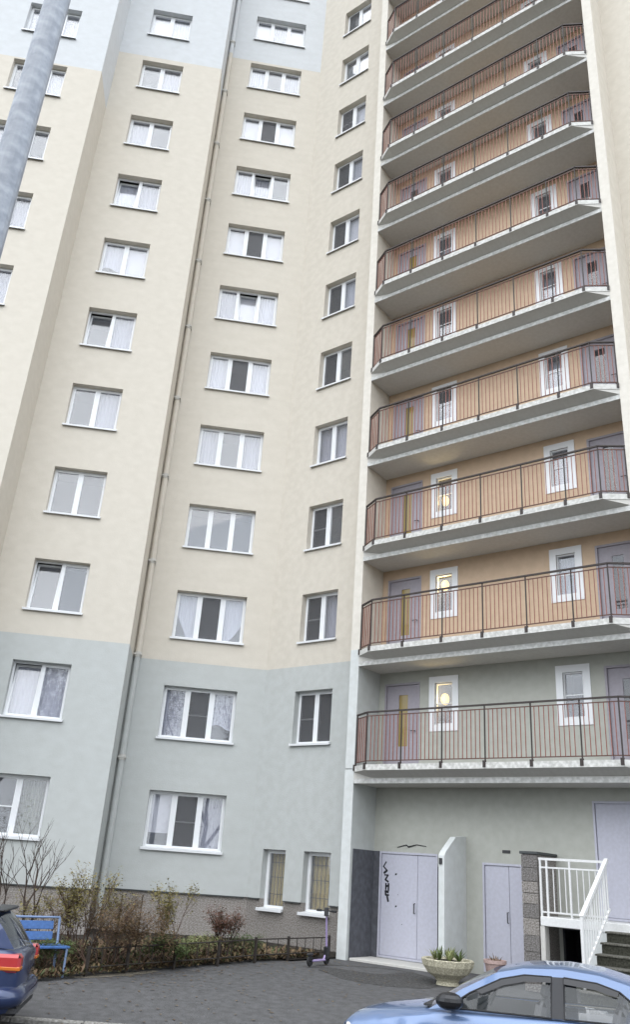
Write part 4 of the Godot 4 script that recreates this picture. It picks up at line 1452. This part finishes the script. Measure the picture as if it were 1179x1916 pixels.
func make_sedan():
	var t := thing("sedan_car", "light metallic blue sedan parked side on in the foreground", "car", Vector3(4.70, -0.515, 6.46), deg_to_rad(15.5))
	var s := {
		"len": 4.45, "paint": M.paint_sedan, "rear_glass": M.tint_glass, "side_glass": M.car_glass,
		"half": [[0.0, 0.60], [0.12, 0.70], [0.4, 0.79], [1.0, 0.85], [2.2, 0.865], [3.4, 0.855], [4.1, 0.80], [4.35, 0.72], [4.45, 0.64]],
		"belt": [[0.0, 0.60], [0.1, 0.665], [0.5, 0.73], [1.2, 0.86], [2.5, 0.92], [4.0, 0.95], [4.3, 0.93], [4.45, 0.86]],
		"top": [[0.0, 0.64], [0.1, 0.72], [0.35, 0.785], [0.8, 0.86], [1.15, 0.905], [1.35, 0.90], [2.5, 0.93], [3.8, 0.96], [4.0, 1.0], [4.3, 1.01], [4.4, 0.97], [4.45, 0.90]],
		"sill": [[0.0, 0.24], [0.3, 0.2], [4.1, 0.2], [4.45, 0.3]],
		"tuck": [[0.0, 0.02], [0.3, 0.0], [4.2, 0.0], [4.45, 0.02]],
		"wheels": [0.84, 3.42], "arch": 0.335, "axle": 0.30, "belt_y": 0.905, "tumble": 0.36,
		"outer": [Vector2(1.12, 0.885), Vector2(1.50, 1.12), Vector2(1.90, 1.325), Vector2(2.20, 1.395), Vector2(2.65, 1.425), Vector2(3.05, 1.40), Vector2(3.40, 1.325), Vector2(3.72, 1.17), Vector2(4.02, 0.985)],
		"inner": [Vector2(1.34, 0.925), Vector2(1.60, 1.095), Vector2(1.95, 1.265), Vector2(2.22, 1.33), Vector2(2.65, 1.345), Vector2(3.02, 1.325), Vector2(3.26, 1.265), Vector2(3.46, 1.12), Vector2(3.50, 0.965)],
		"a_top": 2, "c_top": 6, "mirror": 1.40, "seat": 2.35, "wheel_z": 0.36,
		"windows": [[Vector2(1.34, 0.925), Vector2(1.60, 1.095), Vector2(1.95, 1.265), Vector2(2.22, 1.33), Vector2(2.52, 1.342), Vector2(2.52, 0.945)], [Vector2(2.66, 1.345), Vector2(3.02, 1.325), Vector2(3.26, 1.265), Vector2(3.46, 1.12), Vector2(3.50, 0.965), Vector2(2.66, 0.95)]],
		"pillars": [[Vector2(2.51, 1.34), Vector2(2.67, 1.346), Vector2(2.67, 0.949), Vector2(2.51, 0.944)]],
		"visors": [[Vector2(1.66, 1.125), Vector2(1.74, 1.10), Vector2(1.95, 1.268), Vector2(1.99, 1.21), Vector2(2.22, 1.332), Vector2(2.23, 1.27), Vector2(2.52, 1.34), Vector2(2.52, 1.285)], [Vector2(2.66, 1.348), Vector2(2.66, 1.285), Vector2(3.02, 1.328), Vector2(3.0, 1.262), Vector2(3.26, 1.268), Vector2(3.22, 1.215)]],
	}
	car_body(t, s)
	# lamps, door handles, wiper cowl
	for sd in [-1, 1]:
		var st := st_new()
		cbx(st, Vector3(0.05, 0.50, sd * 0.60 - 0.16), Vector3(0.26, 0.625, sd * 0.60 + 0.11), 0.03)
		obj("headlight", st, M.clear_lens, t)
		st = st_new()
		cbx(st, Vector3(4.3, 0.72, sd * 0.58 - 0.12), Vector3(4.45, 0.88, sd * 0.58 + 0.12), 0.03)
		obj("tail_light", st, M.red_lens, t)
		for hx in [2.28, 3.1]:
			st = st_new()
			cbx(st, Vector3(hx, 0.78, sd * 0.868 - 0.02), Vector3(hx + 0.2, 0.815, sd * 0.868 + 0.025), 0.008)
			obj("door_handle", st, M.paint_sedan, t)
	var st := st_new()
	bx(st, Vector3(1.02, 0.895, -0.62), Vector3(1.16, 0.915, 0.62))
	obj("wiper_cowl", st, M.trim, t)

func make_hatchback():
	var t := thing("hatchback_car", "dark blue hatchback seen from behind at the left edge, red tail light", "car", Vector3(-1.80, -0.405, 11.86), deg_to_rad(46))
	t.scale = Vector3.ONE * 0.93
	var s := {
		"len": 4.35, "paint": M.paint_dark, "rear_glass": M.car_glass, "side_glass": M.tint_glass,
		"half": [[0.0, 0.62], [0.12, 0.72], [0.4, 0.82], [1.0, 0.89], [2.2, 0.905], [3.6, 0.895], [4.1, 0.85], [4.28, 0.78], [4.35, 0.70]],
		"belt": [[0.0, 0.66], [0.1, 0.74], [0.5, 0.84], [1.1, 0.98], [2.5, 1.03], [3.9, 1.06], [4.2, 1.05], [4.35, 0.95]],
		"top": [[0.0, 0.70], [0.1, 0.80], [0.5, 0.93], [1.0, 1.02], [2.5, 1.04], [4.1, 1.08], [4.3, 1.06], [4.35, 0.98]],
		"sill": [[0.0, 0.28], [0.3, 0.25], [4.0, 0.25], [4.35, 0.34]],
		"tuck": [[0.0, 0.02], [0.3, 0.0], [4.1, 0.0], [4.35, 0.02]],
		"wheels": [0.86, 3.50], "arch": 0.37, "axle": 0.33, "belt_y": 1.02, "tumble": 0.34,
		"outer": [Vector2(1.0, 1.0), Vector2(1.35, 1.25), Vector2(1.75, 1.49), Vector2(2.1, 1.57), Vector2(2.7, 1.60), Vector2(3.3, 1.58), Vector2(3.82, 1.51), Vector2(4.02, 1.32), Vector2(4.22, 1.07)],
		"inner": [Vector2(1.35, 1.045), Vector2(1.52, 1.19), Vector2(1.82, 1.40), Vector2(2.12, 1.485), Vector2(2.7, 1.51), Vector2(3.2, 1.49), Vector2(3.55, 1.43), Vector2(3.72, 1.28), Vector2(3.70, 1.09)],
		"a_top": 2, "c_top": 6, "mirror": 1.3, "seat": 2.2, "wheel_z": 0.36,
		"windows": [[Vector2(1.35, 1.045), Vector2(1.52, 1.19), Vector2(1.82, 1.40), Vector2(2.12, 1.485), Vector2(2.38, 1.50), Vector2(2.38, 1.055)], [Vector2(2.52, 1.505), Vector2(2.7, 1.51), Vector2(3.2, 1.49), Vector2(3.55, 1.43), Vector2(3.72, 1.28), Vector2(3.70, 1.09), Vector2(2.52, 1.06)]],
		"pillars": [[Vector2(2.37, 1.50), Vector2(2.53, 1.506), Vector2(2.53, 1.06), Vector2(2.37, 1.055)]],
	}
	car_body(t, s)
	for sd in [-1, 1]:
		var st := st_new()
		cbx(st, Vector3(3.98, 0.80, sd * 0.76 - 0.15), Vector3(4.36, 1.02, sd * 0.76 + 0.10), 0.04)
		var tl := obj("tail_light", st, M.red_lens, t)
		st = st_new()
		cbx(st, Vector3(4.06, 0.825, sd * 0.76 - 0.11), Vector3(4.368, 0.875, sd * 0.76 + 0.106), 0.01)
		obj("indicator_lens", st, M.amber_lens, tl)
		st = st_new()
		cbx(st, Vector3(0.02, 0.66, sd * 0.64 - 0.16), Vector3(0.26, 0.80, sd * 0.64 + 0.10), 0.03)
		obj("headlight", st, M.clear_lens, t)
	var st := st_new()
	var bp := []; var br := []
	for k in 21:
		var u := -1.0 + 2.0 * k / 20.0
		bp.append(Vector3(4.34 - 0.5 * pow(absf(u), 5.0), 0.50, 0.86 * sin(u * PI / 2 * 0.98))); br.append(0.135)
	st.set_smooth_group(0)
	tube(st, bp, br, 14)
	obj("rear_bumper", st, M.paint_dark, t, true)
	st = st_new()
	cbx(st, Vector3(4.10, 0.28, -0.72), Vector3(4.40, 0.40, 0.72), 0.03)
	obj("bumper_skirt", st, M.trim, t)
	st = st_new()
	cbx(st, Vector3(3.72, 1.505, -0.58), Vector3(3.98, 1.545, 0.58), 0.015)
	obj("roof_spoiler", st, M.black, t)

func make_lamp_post():
	var p := Vector3(6.85, 0.0, 14.65)
	var t := thing("lamp_post", "grey galvanised steel lamp post leaning across the upper left corner", "lamp post", p)
	var st := st_new()
	var base_r := 0.125
	tube(st, [Vector3(0, 0.05, 0), Vector3(0, 5.0, 0), Vector3(0, 10.5, 0)], [base_r, 0.11, 0.085], 20)
	obj("pole", st, M.steel, t, true)
	st = st_new()
	tube(st, [Vector3(0, 10.4, 0), Vector3(-0.1, 10.9, -0.3), Vector3(-0.5, 11.3, -1.1)], [0.05, 0.045, 0.04], 10)
	obj("arm", st, M.steel, t, true)
	st = st_new()
	cbx(st, Vector3(-0.75, 11.22, -1.75), Vector3(-0.35, 11.42, -1.05), 0.05)
	obj("lamp_head", st, M.steel, t)
	st = st_new()
	cbx(st, Vector3(-0.16, 0.0, -0.16), Vector3(0.16, 0.12, 0.16), 0.02)
	obj("base_plate", st, M.steel, t)
